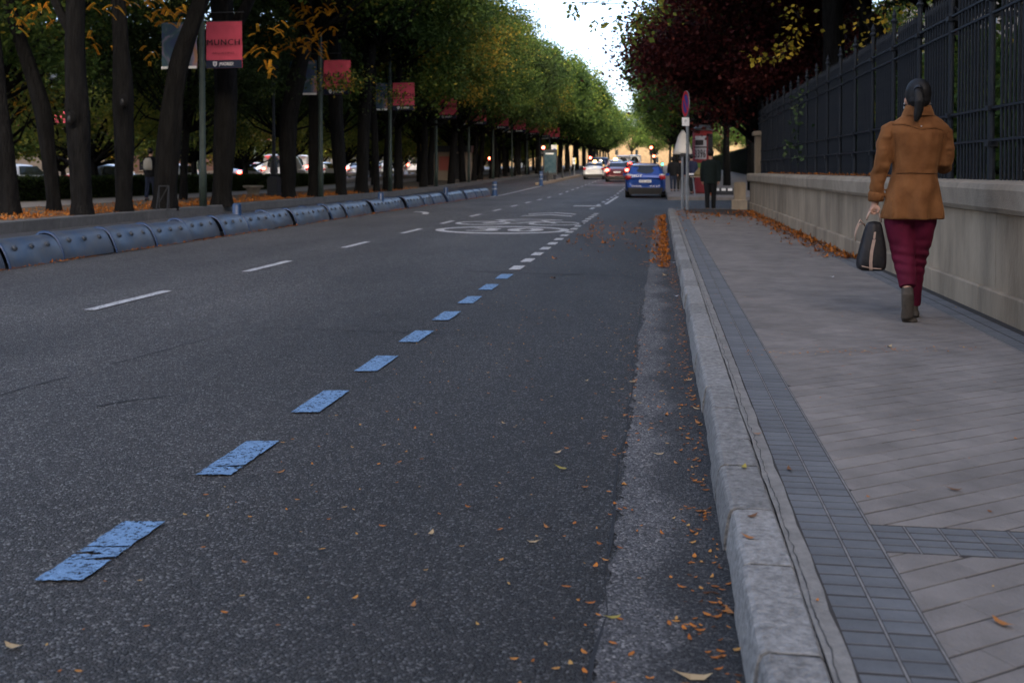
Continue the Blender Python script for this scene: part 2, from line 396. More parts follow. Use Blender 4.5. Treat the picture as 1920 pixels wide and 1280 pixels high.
for y0, y1 in [(4.4, 5.8), (8.02, 9.41), (11.33, 12.75), (15.05, 16.35), (18.64, 20.1), (22.1, 23.4), (25.6, 27), (29.2, 30.6), (32.8, 34.2), (36.4, 37.8), (40, 41.4), (43.6, 45)]:
    paint_dash('lane_dash', -4.88, -4.77, y0, y1, M['white_paint'], jag=.006)
for i in range(16):
    a = 49 + i * 3.4; o = sheet(-4.9, -4.78, a, a + 1.4, .008).build('lane_dash', M['white_paint'], road)
mb = sheet(-7.55, -7.42, 44.5, 64, .008); mb.build('edge_line', M['white_paint'], road)
for i in range(14):
    a = 31 + i * 3.2; sheet(-2.15, -2.03, a, a + 1.2, .008).build('lane_dash', M['white_paint'], road)
mb = sheet(-1.95, -1.83, 35.5, 46, .008); mb.build('bay_line', M['white_paint'], road)
mb = MB(); mb.add([(-4.7, 66, zr(66) + .01), (-.4, 66, zr(66) + .01), (-.4, 66.7, zr(66.7) + .01), (-4.7, 66.7, zr(66.7) + .01)], [(0, 1, 2, 3)]); mb.build('stop_line', M['white_paint'], road)
for a, b in [((-2.4, 33.5), .9)]:
    mb = MB(); mb.bbox(a[0] - b / 2, a[0] + b / 2, a[1], a[1] + .6, .001, .008); mb.build('crossing_mark', M['white_paint'], road)
# oval speed marking with 30, bicycle symbol and chevrons
def ring(cx, cy, rx, ry, wx, wy, z=.008, n=48, a0=0, a1=360):
    mb = MB(); vs = []
    for i in range(n + 1):
        q = R(a0 + (a1 - a0) * i / n)
        vs += [(cx + rx * math.cos(q), cy + ry * math.sin(q), z), (cx + (rx - wx) * math.cos(q), cy + (ry - wy) * math.sin(q), z)]
    return mb.add(vs, [(2 * i, 2 * i + 2, 2 * i + 3, 2 * i + 1) for i in range(n)])
def stroke(mb, pts, wd, z=.008):
    for (x0, y0), (x1, y1) in zip(pts[:-1], pts[1:]):
        dx, dy = x1 - x0, y1 - y0; q = math.hypot(dx, dy); nx, ny = -dy / q * wd / 2, dx / q * wd / 2
        mb.add([(x0 + nx, y0 + ny, z), (x0 - nx, y0 - ny, z), (x1 - nx, y1 - ny, z), (x1 + nx, y1 + ny, z)], [(0, 1, 2, 3)]); z += .0006
    return mb
ring(-3.12, 20.0, 1.34, 1.25, .17, .30).build('speed_oval', M['white_paint'], road)
t = text('speed_number', '30', 1.5, M['white_paint'], road, (-3.12, 20.0, .008), (0, 0, 0), width=1.5, bold=.05)
t.scale = (t.scale[0], .95, .5)
ring(-3.95, 22.5, .62, .75, .12, .2).build('bicycle_wheel', M['white_paint'], road)
ring(-2.3, 22.5, .62, .75, .12, .2).build('bicycle_wheel', M['white_paint'], road)
mb = stroke(MB(), [(-3.95, 22.5), (-3.6, 23.4), (-2.75, 23.4), (-3.2, 22.4), (-3.95, 22.5)], .13)
stroke(mb, [(-2.3, 22.5), (-2.75, 23.7), (-2.45, 23.8)], .13, .0115); stroke(mb, [(-3.6, 23.42), (-3.75, 23.75), (-3.4, 23.8)], .13, .0125)
mb.build('bicycle_frame', M['white_paint'], road)
ring(-3.1, 22.3, 1.45, 2.1, .12, .2, a0=55, a1=125).build('marking_arc', M['white_paint'], road)
mb = MB()
for yy in (26.3, 27.5):
    mb.add([(-3.55, yy, .008), (-2.9, yy + .9, .008), (-2.25, yy, .008), (-2.25, yy - .35, .008), (-2.9, yy + .5, .008), (-3.55, yy - .35, .008)], [(0, 5, 4, 1), (1, 4, 3, 2)])
mb.build('chevron', M['white_paint'], road)
mb = ring(-6.9, 26.0, .7, 2.4, .16, .3, a0=20, a1=95); mb.build('turn_arrow', M['white_paint'], road)
# cracks and construction joints in the asphalt
def crack(pts, wd, seed):
    r = random.Random(seed); mb = MB(); vs = []; seg = 26; P = []
    for (x0, y0), (x1, y1) in zip(pts[:-1], pts[1:]):
        for i in range(seg): P.append((x0 + (x1 - x0) * i / seg, y0 + (y1 - y0) * i / seg))
    P.append(pts[-1])
    for i, (x, y) in enumerate(P):
        dx = .03 * noise.noise(Vector((x * 4, y * 4, seed))); ww = wd * (.25 + .75 * r.random()) / 2
        a = pts[-1][0] - pts[0][0]; b = pts[-1][1] - pts[0][1]; q = math.hypot(a, b); nx, ny = -b / q, a / q
        vs += [(x + nx * (dx + ww), y + ny * (dx + ww), .0045), (x + nx * (dx - ww), y + ny * (dx - ww), .0045)]
    mb.add(vs, [(2 * i, 2 * i + 1, 2 * i + 3, 2 * i + 2) for i in range(len(P) - 1)])
    mb.build('road_crack', M['crack'], road)
crack([(-2.3, 11.8), (-.3, 11.5)], .05, 1); crack([(-.15, 2.2), (-.16, 9)], .012, 2)
crack([(-3.0, 7.3), (-1.2, 7.25)], .02, 3); crack([at(0, 742), at(130, 706)], .016, 4); crack([at(210, 684), at(420, 627)], .014, 14)
crack([at(180, 762), at(330, 742)], .02, 5); crack([at(1010, 520), at(1190, 505)], .03, 6); crack([(-1.5, 15), (-.2, 14.9)], .06, 7)
crack([(-2.2, 30.5), (.1, 30.3)], .25, 8); crack([(-4.7, 29.3), (-1.8, 28.6)], .12, 9)

# --- right kerb of granite stones, each its own piece
kerb = thing('granite_kerb', None, None); kerb['kind'] = 'structure'
del_keys = [k for k in ('label', 'category') if k in kerb]
rng = random.Random(11)
y = -1.0; i = 0
ends = []
marks = [1.05, 1.62, 2.26, 2.77, 3.22, 3.70, 4.07, 4.59, 5.05]
while y < 28.0:
    ln = rng.uniform(.42, .66) if y > 5 else None
    y1 = next((q for q in marks if q > y + .01), None) if y < 5 else y + ln
    if y1 is None: y1 = y + .5
    mb = MB(); nb = 9; off = rng.uniform(-.008, .008); dz = rng.uniform(-.001, .001)
    prof = [(.0, -.03), (.005, .05), (.012, .10), (.016, .122), (.022, .134), (.034, .1405), (.10, .142), (.145, .14), (.155, .13), (.157, .02)]
    vs = []
    for j in range(nb + 1):
        tt = [0, .014, .13, .27, .4, .55, .7, .85, .986, 1][j]
        yy = y + .005 + (y1 - y - .010) * tt
        e = .0015 if j in (0, nb) else 0
        for (px, pz) in prof:
            q = Vector((px * 9, yy * 5, pz * 9 + i))
            dx = .004 * noise.noise(q) + (e * .5 if px < .05 else 0); dzz = .0022 * noise.noise(q * 1.7) - (e if pz > .1 else 0)
            vs.append((.205 + off * (1 if px < .05 else 0) + px + dx, yy, pz + dzz + (dz if pz > .1 else 0)))
    n = len(prof)
    fs = [(j * n + k, (j + 1) * n + k, (j + 1) * n + k + 1, j * n + k + 1) for j in range(nb) for k in range(n - 1)]
    fs += [tuple(range(n)), tuple(reversed(range(nb * n, nb * n + n)))]
    mb.add(vs, fs)
    o = mb.build('kerb_stone', M['granite'], kerb)
    y = y1; i += 1
# rounded corner of the kerb at the crossing
mb = MB(); vs = []
for j in range(9):
    a = R(180 - 90 * j / 8)
    for (r0, z) in [(1.205, 0), (1.195, .12), (1.17, .14), (1.04, .14)]:
        vs.append((1.405 + r0 * math.cos(a), 28.0 + r0 * math.sin(a) * .35, z))
mb.add(vs, [(j * 4 + k, j * 4 + k + 1, (j + 1) * 4 + k + 1, (j + 1) * 4 + k) for j in range(8) for k in range(3)]); mb.build('kerb_stone', M['granite'], kerb)
mb = MB(); mb.bbox(1.4, 9, 28.28, 28.42, -.02, .14); mb.build('kerb_stone', M['granite'], kerb)
# dark dirt filling the joints between the stones
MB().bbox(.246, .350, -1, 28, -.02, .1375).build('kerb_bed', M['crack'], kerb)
# --- pavement
pav = struct('pavement', MB().bbox(.36, 2.5, -1.5, 28.28, -.02, .1381), M['bed'])
# ragged mortar strip between kerb and band
mb = MB(); vs = []; n = 240
for i in range(n + 1):
    y = -1 + 29 * i / n
    x0 = .365 + .006 * noise.noise(Vector((1, y * 6, 0))) + .01 * noise.noise(Vector((5, y * 1.2, 0)))
    x1 = .412 + .008 * noise.noise(Vector((3, y * 5, 0)))
    vs += [(x0 - .006, y, .1385), (x1, y, .1385)]
mb.add(vs, [(2 * i, 2 * i + 1, 2 * i + 3, 2 * i + 2) for i in range(n)])
n0 = len(mb.v); mb.build('mortar_strip', M['mortar'], pav)
mb = MB(); vs = []; n = 900
for i in range(n + 1):
    y = 1 + 18 * i / n
    x0 = .372 + .010 * noise.noise(Vector((1, y * 5, 0))) + .008 * noise.noise(Vector((5, y * 19, 0))) + .004 * noise.noise(Vector((5, y * 60, 0)))
    ww = .0016 + .0024 * max(0, noise.noise(Vector((9, y * 14, 2))) + .3)
    vs += [(x0, y, .1405), (x0 + ww, y, .1405)]
mb.add(vs, [(2 * i, 2 * i + 1, 2 * i + 3, 2 * i + 2) for i in range(n)]); mb.build('mortar_crack', M['crack'], pav)
MB().bbox(.36, .415, -1, 28, .10, .1345).build('mortar_bed', M['mortar'], pav)
# kerbside band: two columns of ribbed blue-grey tiles
def ribtile(w_, l_, ribs):
    mb = MB(); st = l_ / ribs
    mb.bbox(.0012, w_ - .0012, .001, l_ - .001, .10, .1358)
    for r_ in range(ribs):
        mb.tile(.0015, w_ - .0015, r_ * st + .003, (r_ + 1) * st - .003, .1345, .1395, .0018)
    return mb.mesh('band_tile', M['strip'])
rt = ribtile(.098, .197, 3)
band = struct('kerbside_band', MB().bbox(.414, .622, -1, 28, .09, .1384), M['bed'])
y = 1.2
while y < 27.9:
    for c in range(2):
        o = put('band_tile', rt, band, (.416 + c * .104, y, rng.uniform(-.0003, .0003)))
    y += .2
MB().bbox(.5145, .5195, -1, 28, .12, .1385).build('band_joint', M['joint_pale'], band)
MB().bbox(.6195, .6245, -1, 28, .12, .1385).build('band_joint', M['joint_pale'], band)
wband = struct('wallside_band', MB().bbox(2.09, 2.33, -1, 28, .09, .1384), M['bed'])
y = 2.4
while y < 27.9:
    for c in range(2): put('band_tile', rt, wband, (2.104 + c * .104, y, rng.uniform(-.0003, .0003)))
    y += .2
MB().bbox(2.09, 2.102, -1, 28, .12, .139).build('band_joint', M['joint_pale'], wband)
MB().bbox(2.315, 2.36, -1, 28, .12, .136).build('band_joint', M['mortar'], wband)
# cross band
xb = struct('cross_band', MB().bbox(.6255, 2.0895, 2.915, 3.135, .09, .1384), M['bed'])
for i in range(16): MB().bbox(.6255 + i * .098 - .004, .6255 + i * .098 + .001, 2.916, 3.134, .12, .1388).build('band_joint', M['joint_pale'], xb)
ct = ribtile(.0915, .106, 2)
for i in range(15):
    for c in range(2): put('band_tile', ct, xb, (.627 + i * .098, 2.918 + c * .109, rng.uniform(-.0003, .0003)))
# diagonal courses of grey pavers between the bands
TH = R(34.5); ux, uy = math.cos(TH), math.sin(TH); vx, vy = -uy, ux
CW, CL = .096, .30
cand = []
def clip_poly(P, x0, x1, y0, y1):
    def cl(P, f, inter):
        o = []
        for i in range(len(P)):
            a, b = P[i], P[(i + 1) % len(P)]
            if f(a): o.append(a)
            if f(a) != f(b): o.append(inter(a, b))
        return o
    for ax, lim, sg in ((0, x0, 1), (0, x1, -1), (1, y0, 1), (1, y1, -1)):
        f = lambda p: (p[ax] - lim) * sg >= 0
        def inter(a, b):
            t = (lim - a[ax]) / (b[ax] - a[ax]); return (a[0] + (b[0] - a[0]) * t, a[1] + (b[1] - a[1]) * t)
        if not P: return []
        P = cl(P, f, inter)
    return P
for (Y0, Y1) in ((1.0, 2.910), (3.140, 28.26)):
    for j in range(-40, 330):
        for i in range(-8, 50):
            s0 = i * CL + (.5 * CL if j % 2 else 0) + .13 * math.sin(j * 7.1); t0 = j * CW
            cx = ux * (s0 + CL / 2) + vx * (t0 + CW / 2); cy = uy * (s0 + CL / 2) + vy * (t0 + CW / 2)
            if not (.3 < cx < 2.4 and Y0 - .3 < cy < Y1 + .3): continue
            g1 = .0028 * (.35 + .9 * abs(math.sin(j * 3.7 + i))); g2 = .0008
            P = [(s0 + g2, t0 + g1), (s0 + CL - g2, t0 + g1), (s0 + CL - g2, t0 + CW - g1), (s0 + g2, t0 + CW - g1)]
            P = [(ux * a + vx * b, uy * a + vy * b) for a, b in P]
            P = clip_poly(P, .627, 2.087, Y0, Y1)
            if len(P) < 3: continue
            ar = abs(sum(P[q][0] * P[(q + 1) % len(P)][1] - P[(q + 1) % len(P)][0] * P[q][1] for q in range(len(P)))) / 2
            if ar < .0004: continue
            cand.append((cy, P))
cand.sort(key=lambda c: c[0])
def paver(mb, P, dz, b=.003):
    cx = sum(p[0] for p in P) / len(P); cy = sum(p[1] for p in P) / len(P); n = len(P)
    ins = []
    for p in P:
        q = math.hypot(p[0] - cx, p[1] - cy); k = max(0, 1 - b / max(q, .004)); ins.append((cx + (p[0] - cx) * k, cy + (p[1] - cy) * k))
    t1, t2 = rng.uniform(-.0008, .0008), rng.uniform(-.0008, .0008)
    vs = [(p[0], p[1], .10) for p in P] + [(p[0], p[1], .1386 + dz) for p in P] + [(p[0], p[1], .1400 + dz + t1 * (p[0] - cx) * 5 + t2 * (p[1] - cy) * 5) for p in ins]
    fs = [tuple(2 * n + k for k in range(n))]
    for k in range(n):
        q = (k + 1) % n; fs += [(k, q, n + q, n + k), (n + k, n + q, 2 * n + q, 2 * n + k)]
    mb.add(vs, fs)
rng = random.Random(5)
vis = [c for c in cand if c[0] > 1.9][:296]; rest = [c for c in cand if c not in vis] if False else cand
vset = set(id(c[1]) for c in vis)
for cy, P in vis:
    mb = MB(); paver(mb, P, rng.uniform(-.0004, .0004)); mb.build('paving_brick', M['paver'], pav)
mb = MB()
for c in cand:
    if id(c[1]) not in vset: paver(mb, c[1], rng.uniform(-.0004, .0004))
o = mb.build('paving_bricks_beyond', M['paver'], pav); o['kind'] = 'stuff'

# --- pavement beyond the crossing
p2 = MB(); 
for a, b in [(41, 48), (48, 222), (222, 900)]:
    z = .14
    p2.add([(.3, a, z + zr(a)), (9, a, z + zr(a)), (9, b, z + zr(b)), (.3, b, z + zr(b)), (.3, a, zr(a)), (.3, b, zr(b)), (9, a, zr(a))], [(0, 1, 2, 3), (4, 0, 3, 5), (4, 6, 1, 0)])
struct('far_pavement', p2, M['paver'])
for a, b in [(62, 110)]:
    MB().add([(-1.3, a, .14 + zr(a)), (.3, a + .01, .14 + zr(a)), (.3, b, .14 + zr(b)), (-1.3, b, .14 + zr(b)), (-1.3, a, zr(a)), (-1.3, b, zr(b)), (.3, a, zr(a))], [(0, 1, 2, 3), (4, 0, 3, 5), (4, 6, 1, 0)]).build('kerb_bulge', M['granite_far'], road)

# --- left: bus lane, kerb, park ground, path, far carriageway
struct('bus_lane', sheet(-12.2, -8.32, -30, 500, .004), M['asphalt_far'])
lk = thing('left_kerb', None, None); lk['kind'] = 'structure'
y = 12.0; km = {}
while y < 110:
    L = 1.2 if y < 48 else 3.6
    if L not in km:
        km[L] = MB().tile(-.0, .30, .004, L - .004, -.05, .225, .015).mesh('kerb_block', M['granite_far'])
    o = put('kerb_block', km[L], lk, (-12.48 , y, zr(y + L / 2)))
    y += L
sheet(-12.48, -12.18, -30, 12, .22).build('kerb_block', M['granite_far'], lk)
sheet(-12.48, -12.18, 110, 500, .22).build('kerb_block', M['granite_far'], lk)
struct('park_ground', sheet(-24.5, -12.47, -30, 500, .21), M['dirt'])
struct('park_path', sheet(-19.3, -16.6, -30, 500, .216), M['path'])
struct('far_carriageway', sheet(-44, -24.5, -30, 500, .0), M['asphalt_far'])
struct('far_park_ground', sheet(-60, -44, -30, 500, .15), M['dirt'])
gg = MB(); gg.bbox(2.62, 40, -12, 28.2, .0, 1.06); struct('garden_ground', gg, M['soil'])
sg = sheet(9, 60, 41, 500, .12); struct('side_park_ground', sg, M['soil'])
# ------------------------------------------------------------ wall with coping and plinth
wl = thing('garden_wall', 'long pale concrete wall with stone coping under the iron fence', 'wall', (2.4, 0, 0))
wl.location = (0, 0, 0)
WY0, WY1 = -2.0, 28.3
y = WY0; k = 0
while y < WY1 - .2:
    y1 = min(y + 2.45, WY1)
    mb = MB(); mb.bbox(2.42, 2.9, y + .003, y1 - .003, .33, .885); mb.build('wall_panel', M['concrete'], wl)
    y = y1
y = WY0 + .6
while y < WY1 - .2:
    y1 = min(y + 1.35, WY1)
    mb = MB(); mb.tile(2.375, 2.88, y + .003, y1 - .003, .10, .335, .014); mb.build('plinth_block', M['concrete'], wl)
    y = y1
y = WY0
while y < WY1 - .2:
    y1 = min(y + 2.1, WY1 + .06)
    n = 12; r_ = random.Random(int(y * 10))
    prof = [(2.43, .885), (2.37, .895), (2.345, .93), (2.335, 1.06), (2.35, 1.10), (2.40, 1.115), (2.95, 1.118), (2.95, .885)]
    mb = MB(); vs = []
    for j in range(n + 1):
        yy = y + .003 + (y1 - y - .006) * j / n
        for (px, pz) in prof:
            vs.append((px + .004 * noise.noise(Vector((px, yy * 3, pz * 8))), yy, pz + .004 * noise.noise(Vector((px * 5, yy * 2.4, 4)))))
    m_ = len(prof)
    mb.add(vs, [(j * m_ + q, j * m_ + (q + 1) % m_, (j + 1) * m_ + (q + 1) % m_, (j + 1) * m_ + q) for j in range(n) for q in range(m_)] + [tuple(range(m_)), tuple(reversed(range(n * m_, n * m_ + m_)))])
    mb.build('coping_stone', M['coping'], wl)
    y = y1
# end pier of the fence
pr = thing('gate_pier', 'brown stone pier at the far end of the wall and fence', 'pier', (2.75, 28.75, 0))
MB().bbox(-.2, .22, -.25, .25, .0, 1.05).build('pier_base', M['coping'], pr)
MB().bbox(-.16, .18, -.2, .2, 1.05, 2.15).build('pier_shaft', M['concrete'], pr)
MB().tile(-.22, .24, -.27, .27, 2.15, 2.27, .03).build('pier_cap', M['coping'], pr)
bl = thing('stone_bollard', 'squat brown stone bollard with stepped base at the wall end', 'bollard', (2.12, 28.05, .14))
MB().tile(-.2, .2, -.2, .2, 0, .26, .02).build('bollard_base', M['coping'], bl)
MB().tile(-.14, .16, -.15, .15, .26, .74, .03).build('bollard_shaft', M['concrete'], bl)

# ------------------------------------------------------------ iron fence
fn = thing('iron_fence', 'tall dark blue iron railing with spear tips on the wall', 'fence', (2.75, 0, 0))
FX = 0.0; ZB = 1.115
pm = MB(); pm.tube([(0, 0, ZB), (0, 0, ZB + .28), (0, 0, ZB + .3), (0, 0, 2.95)], [.034, .034, .026, .026], 8)
for z in (1.42, 1.72, 2.64): pm.box((0, 0, z), (.085, .085, .045))
pm.tube([(0, 0, 2.93), (0, 0, 2.97), (0, 0, 3.0), (0, 0, 3.04), (0, 0, 3.11)], [.022, .045, .02, .028, .003], 8)
pm.tube([(.22, 0, ZB), (.22, 0, 2.55), (.02, 0, 2.75)], [.02, .02, .016], 6)
pm.box((.11, 0, 1.45), (.22, .03, .03)); pm.box((.11, 0, 1.72), (.22, .03, .03)); pm.box((.11, 0, 2.5), (.22, .03, .03))
post_me = pm.mesh('fence_post', M['fence'], False)
bm_ = MB(); bm_.tube([(0, 0, ZB - .01), (0, 0, 2.76)], .0125, 6); bm_.tube([(0, 0, 2.755), (0, 0, 2.80), (0, 0, 2.9)], [.012, .019, .001], 6)
bar_me = bm_.mesh('fence_bar', M['fence'])
PY = 1.21; y = 1.75; posts = []
while y < 28.5: posts.append(y); y += PY
nb = 0; far = MB()
rail_me = {}
for i, y in enumerate(posts):
    put('fence_post', post_me, fn, (0, y, 0))
    a, b = y + .02, y + PY - .02
    for z in (1.45, 1.72, 2.51, 2.66):
        if z not in rail_me: rail_me[z] = MB().box((0, 0, z), (.034, PY - .06, .02)).mesh('fence_rail', M['fence'])
        put('fence_rail', rail_me[z], fn, (0, y + PY / 2, 0))
    for q in range(10):
        yy = y + .075 + q * .098
        if nb < 290 and y > 4: put('fence_bar', bar_me, fn, (0, yy, 0)); nb += 1
        elif nb < 290: far.tube([(0, yy, ZB - .01), (0, yy, 2.76)], .0125, 6)
        else: far.tube([(0, yy, ZB - .01), (0, yy, 2.76), (0, yy, 2.8), (0, yy, 2.9)], [.0125, .0125, .019, .001], 6)
if far.v: o = far.build('fence_bars_beyond', M['fence'], fn); o['kind'] = 'stuff'
# ------------------------------------------------------------ foliage
def leaves_mesh(name, m, pos, tone, ln=.13, wd=.055, seed=0, droop=.3, out=None):
    """rhombic leaves at pos (n,3)"""
    r = np.random.default_rng(seed); n = len(pos)
    d = r.normal(size=(n, 3)); d[:, 2] = d[:, 2] * .6 - droop
    d /= np.linalg.norm(d, axis=1)[:, None]
    e = r.normal(size=(n, 3)); e -= d * (e * d).sum(1)[:, None]; e /= np.linalg.norm(e, axis=1)[:, None]
    L = (ln * r.uniform(.6, 1.35, n))[:, None]; W = (wd * r.uniform(.7, 1.3, n))[:, None]
    v = np.stack([pos, pos + d * L * .5 + e * W, pos + d * L, pos + d * L * .5 - e * W], 1).reshape(-1, 3)
    me = bpy.data.meshes.new(name); me.vertices.add(4 * n); me.vertices.foreach_set('co', v.astype(np.float32).ravel())
    me.loops.add(4 * n); me.loops.foreach_set('vertex_index', np.arange(4 * n, dtype=np.int32))
    me.polygons.add(n); me.polygons.foreach_set('loop_start', np.arange(0, 4 * n, 4, dtype=np.int32)); me.polygons.foreach_set('loop_total', np.full(n, 4, dtype=np.int32))
    a = me.attributes.new('tone', 'FLOAT', 'FACE'); a.data.foreach_set('value', np.clip(tone, 0, 1).astype(np.float32))
    me.materials.append(m); me.update(calc_edges=True); me.validate(); return me
def crown_pts(rng_, n, nc, c, rad, sig=.6, low=-.7, shell=.55):
    cs = []
    while len(cs) < nc:
        p = rng_.normal(size=3); p /= np.linalg.norm(p); p *= rng_.uniform(shell, 1.0) ** .6
        if p[2] < low: continue
        cs.append(p)
    cs = np.array(cs) * np.array(rad) + np.array(c); tn = rng_.uniform(0, 1, nc)
    sg = sig * rng_.uniform(.6, 1.3, nc)
    idx = rng_.integers(0, nc, n); off = rng_.normal(size=(n, 3)) * sg[idx][:, None]; off[:, 2] *= .62
    off[:, 2] -= .12 * (off[:, 0] ** 2 + off[:, 1] ** 2)
    return cs[idx] + off, tn[idx], cs
def limbs(mb, rng_, top, cs, r0, k=26, n=6):
    for q in rng_.choice(len(cs), min(k, len(cs)), replace=False):
        p = Vector(cs[q]); t = Vector(top); mid = t.lerp(p, .5) + Vector(rng_.normal(size=3) * .25) + Vector((0, 0, -.2))
        m2 = t.lerp(mid, .5) + Vector(rng_.normal(size=3) * .12)
        mb.tube([t, m2, mid, p], [r0, r0 * .75, r0 * .5, r0 * .12], n)
def trunk_mb(path, rad, seed, n=26):
    """bark-ridged trunk along a path, resampled finely"""
    P = []; Rr = []
    for i in range(len(path) - 1):
        a, b = Vector(path[i]), Vector(path[i + 1]); k = max(2, int((b - a).length / .22))
        for j in range(k): P.append(a.lerp(b, j / k)); Rr.append(rad[i] + (rad[i + 1] - rad[i]) * j / k)
    P.append(Vector(path[-1])); Rr.append(rad[-1])
    for _ in range(3):
        Q = [p.copy() for p in P]
        for i in range(1, len(P) - 1): P[i] = (Q[i - 1] + Q[i] * 2 + Q[i + 1]) / 4
    mb = MB(); vs = []
    for i, p in enumerate(P):
        t = (P[min(i + 1, len(P) - 1)] - P[max(i - 1, 0)]).normalized(); u = (Vector((0, 1, 0)) - t * t.y).normalized(); v = u.cross(t)
        for k in range(n):
            q = 2 * math.pi * k / n
            nz = noise.noise(Vector((math.cos(q) * 2.2, math.sin(q) * 2.2, p.z * .35 + seed * 9)))
            n2 = noise.noise(Vector((math.cos(q) * 5, math.sin(q) * 5, p.z * 1.3 + seed * 5)))
            n3 = abs(noise.noise(Vector((math.cos(q) * 11, math.sin(q) * 11, p.z * .8 + seed * 3))))
            r = Rr[i] * (1 + .18 * nz + .10 * n2 - .16 * n3)
            vs.append(p + v * math.cos(q) * r + u * math.sin(q) * r)
    mb.add(vs, [(i * n + k, i * n + (k + 1) % n, (i + 1) * n + (k + 1) % n, (i + 1) * n + k) for i in range(len(P) - 1) for k in range(n)])
    return mb, P, Rr

# shared crowns (centre of the crown at the origin, trunk tip below)
def make_crown(name, m, seed, rad, n, nc, sig=.6, ln=.15, wd=.05, shell=.45, low=-.75, k=26, r0=.09, bias=0.0):
    g_ = np.random.default_rng(seed); P, T, cs = crown_pts(g_, n, nc, (0, 0, 0), rad, sig, low, shell)
    tone = .42 + bias + (T - .5) * .5 + g_.normal(size=n) * .13
    me = leaves_mesh(name, m, P, tone, ln, wd, seed)
    lb = MB(); limbs(lb, g_, (0, 0, -rad[2] * 1.05), cs, r0, k)
    return me, lb.mesh('limbs', M['bark_dark'], True)
CR = {}
CR['g1'] = make_crown('crown', M['leaf_green'], 1, (4.6, 4.6, 4.6), 30000, 90, .62, .17, .055, bias=-.05)
CR['g2'] = make_crown('crown', M['leaf_green'], 2, (4.3, 4.8, 5.0), 30000, 85, .66, .17, .055, bias=-.03)
CR['o1'] = make_crown('crown', M['leaf_olive'], 3, (4.4, 4.4, 4.4), 28000, 80, .62, .17, .055)
CR['d1'] = make_crown('crown', M['leaf_dark'], 4, (4.6, 4.6, 4.8), 30000, 90, .68, .19, .065)
CR['f1'] = make_crown('crown', M['leaf_green'], 5, (4.8, 4.8, 4.8), 13000, 80, .7, .30, .11, bias=-.05)
CR['f2'] = make_crown('crown', M['leaf_olive'], 6, (4.8, 4.8, 5.0), 13000, 80, .7, .30, .11)
CR['fl'] = make_crown('crown', M['leaf_light'], 15, (4.8, 4.8, 5.0), 14000, 80, .7, .28, .11)
CR['l1'] = make_crown('crown', M['leaf_light'], 7, (4.4, 4.8, 4.8), 26000, 90, .6, .17, .07, bias=.05)

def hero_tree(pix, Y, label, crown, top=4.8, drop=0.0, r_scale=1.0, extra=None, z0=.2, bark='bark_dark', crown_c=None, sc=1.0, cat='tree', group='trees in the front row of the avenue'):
    """pix: list of (px, py, width px) from base up, at depth Y"""
    P = []; Rr = []
    for (px, py, w_) in pix:
        p = atY(px, py, Y); P.append(Vector(p)); Rr.append(w_ * Y / F / 2 * 1.0 * r_scale)
    P[0].z = z0 - .03
    b = P[0].copy(); b.z = z0
    o = thing('avenue_tree', label, cat, tuple(b), 0, group)
    P = [p - b for p in P]
    last = P[-1]; prev = P[-2]; dirv = (last - prev).normalized(); dirv.z = abs(dirv.z)
    P.append(last + dirv * 1.5 + Vector((0, 0, .8))); Rr.append(Rr[-1] * .7)
    P.insert(1, P[0] + Vector((0, 0, .28))); Rr.insert(1, Rr[0] * .92); Rr[0] *= 1.16
    mb, PP, _ = trunk_mb(P, Rr, Y)
    if extra:
        for e in extra:
            q = [Vector(atY(a, c, Y)) - b for (a, c, _) in e]; rr = [w_ * Y / F / 2 for (_, _, w_) in e]
            m2, _, _ = trunk_mb(q, rr, Y + 3, 16); mb.add(m2.v, m2.f)
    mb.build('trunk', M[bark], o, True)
    me, lb = CR[crown]
    c = crown_c or (P[-1].x, P[-1].y, P[-1].z + 4.2 * sc - drop)
    rz = random.Random(Y).uniform(0, 6.28)
    put('crown', me, o, c, (0, 0, rz), (sc,) * 3); put('limb', lb, o, c, (0, 0, rz), (sc,) * 3)
    return o

def std_tree(name, seed, crown, hgt=5.0, r=.22, lean=(0, 0), bark='bark_dark', sc=1.0, cz=3.5):
    o = thing(name, None, None)
    P = [(0, 0, -.05), (lean[0] * .2, lean[1] * .2, hgt * .3), (lean[0] * .6, lean[1] * .6, hgt * .65), (lean[0], lean[1], hgt)]
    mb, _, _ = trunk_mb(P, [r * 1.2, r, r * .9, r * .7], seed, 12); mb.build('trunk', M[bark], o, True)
    me, lb = CR[crown]
    c = (lean[0], lean[1], hgt + cz * sc); put('crown', me, o, c, (0, 0, seed), (sc,) * 3); put('limb', lb, o, c, (0, 0, seed), (sc,) * 3)
    return o

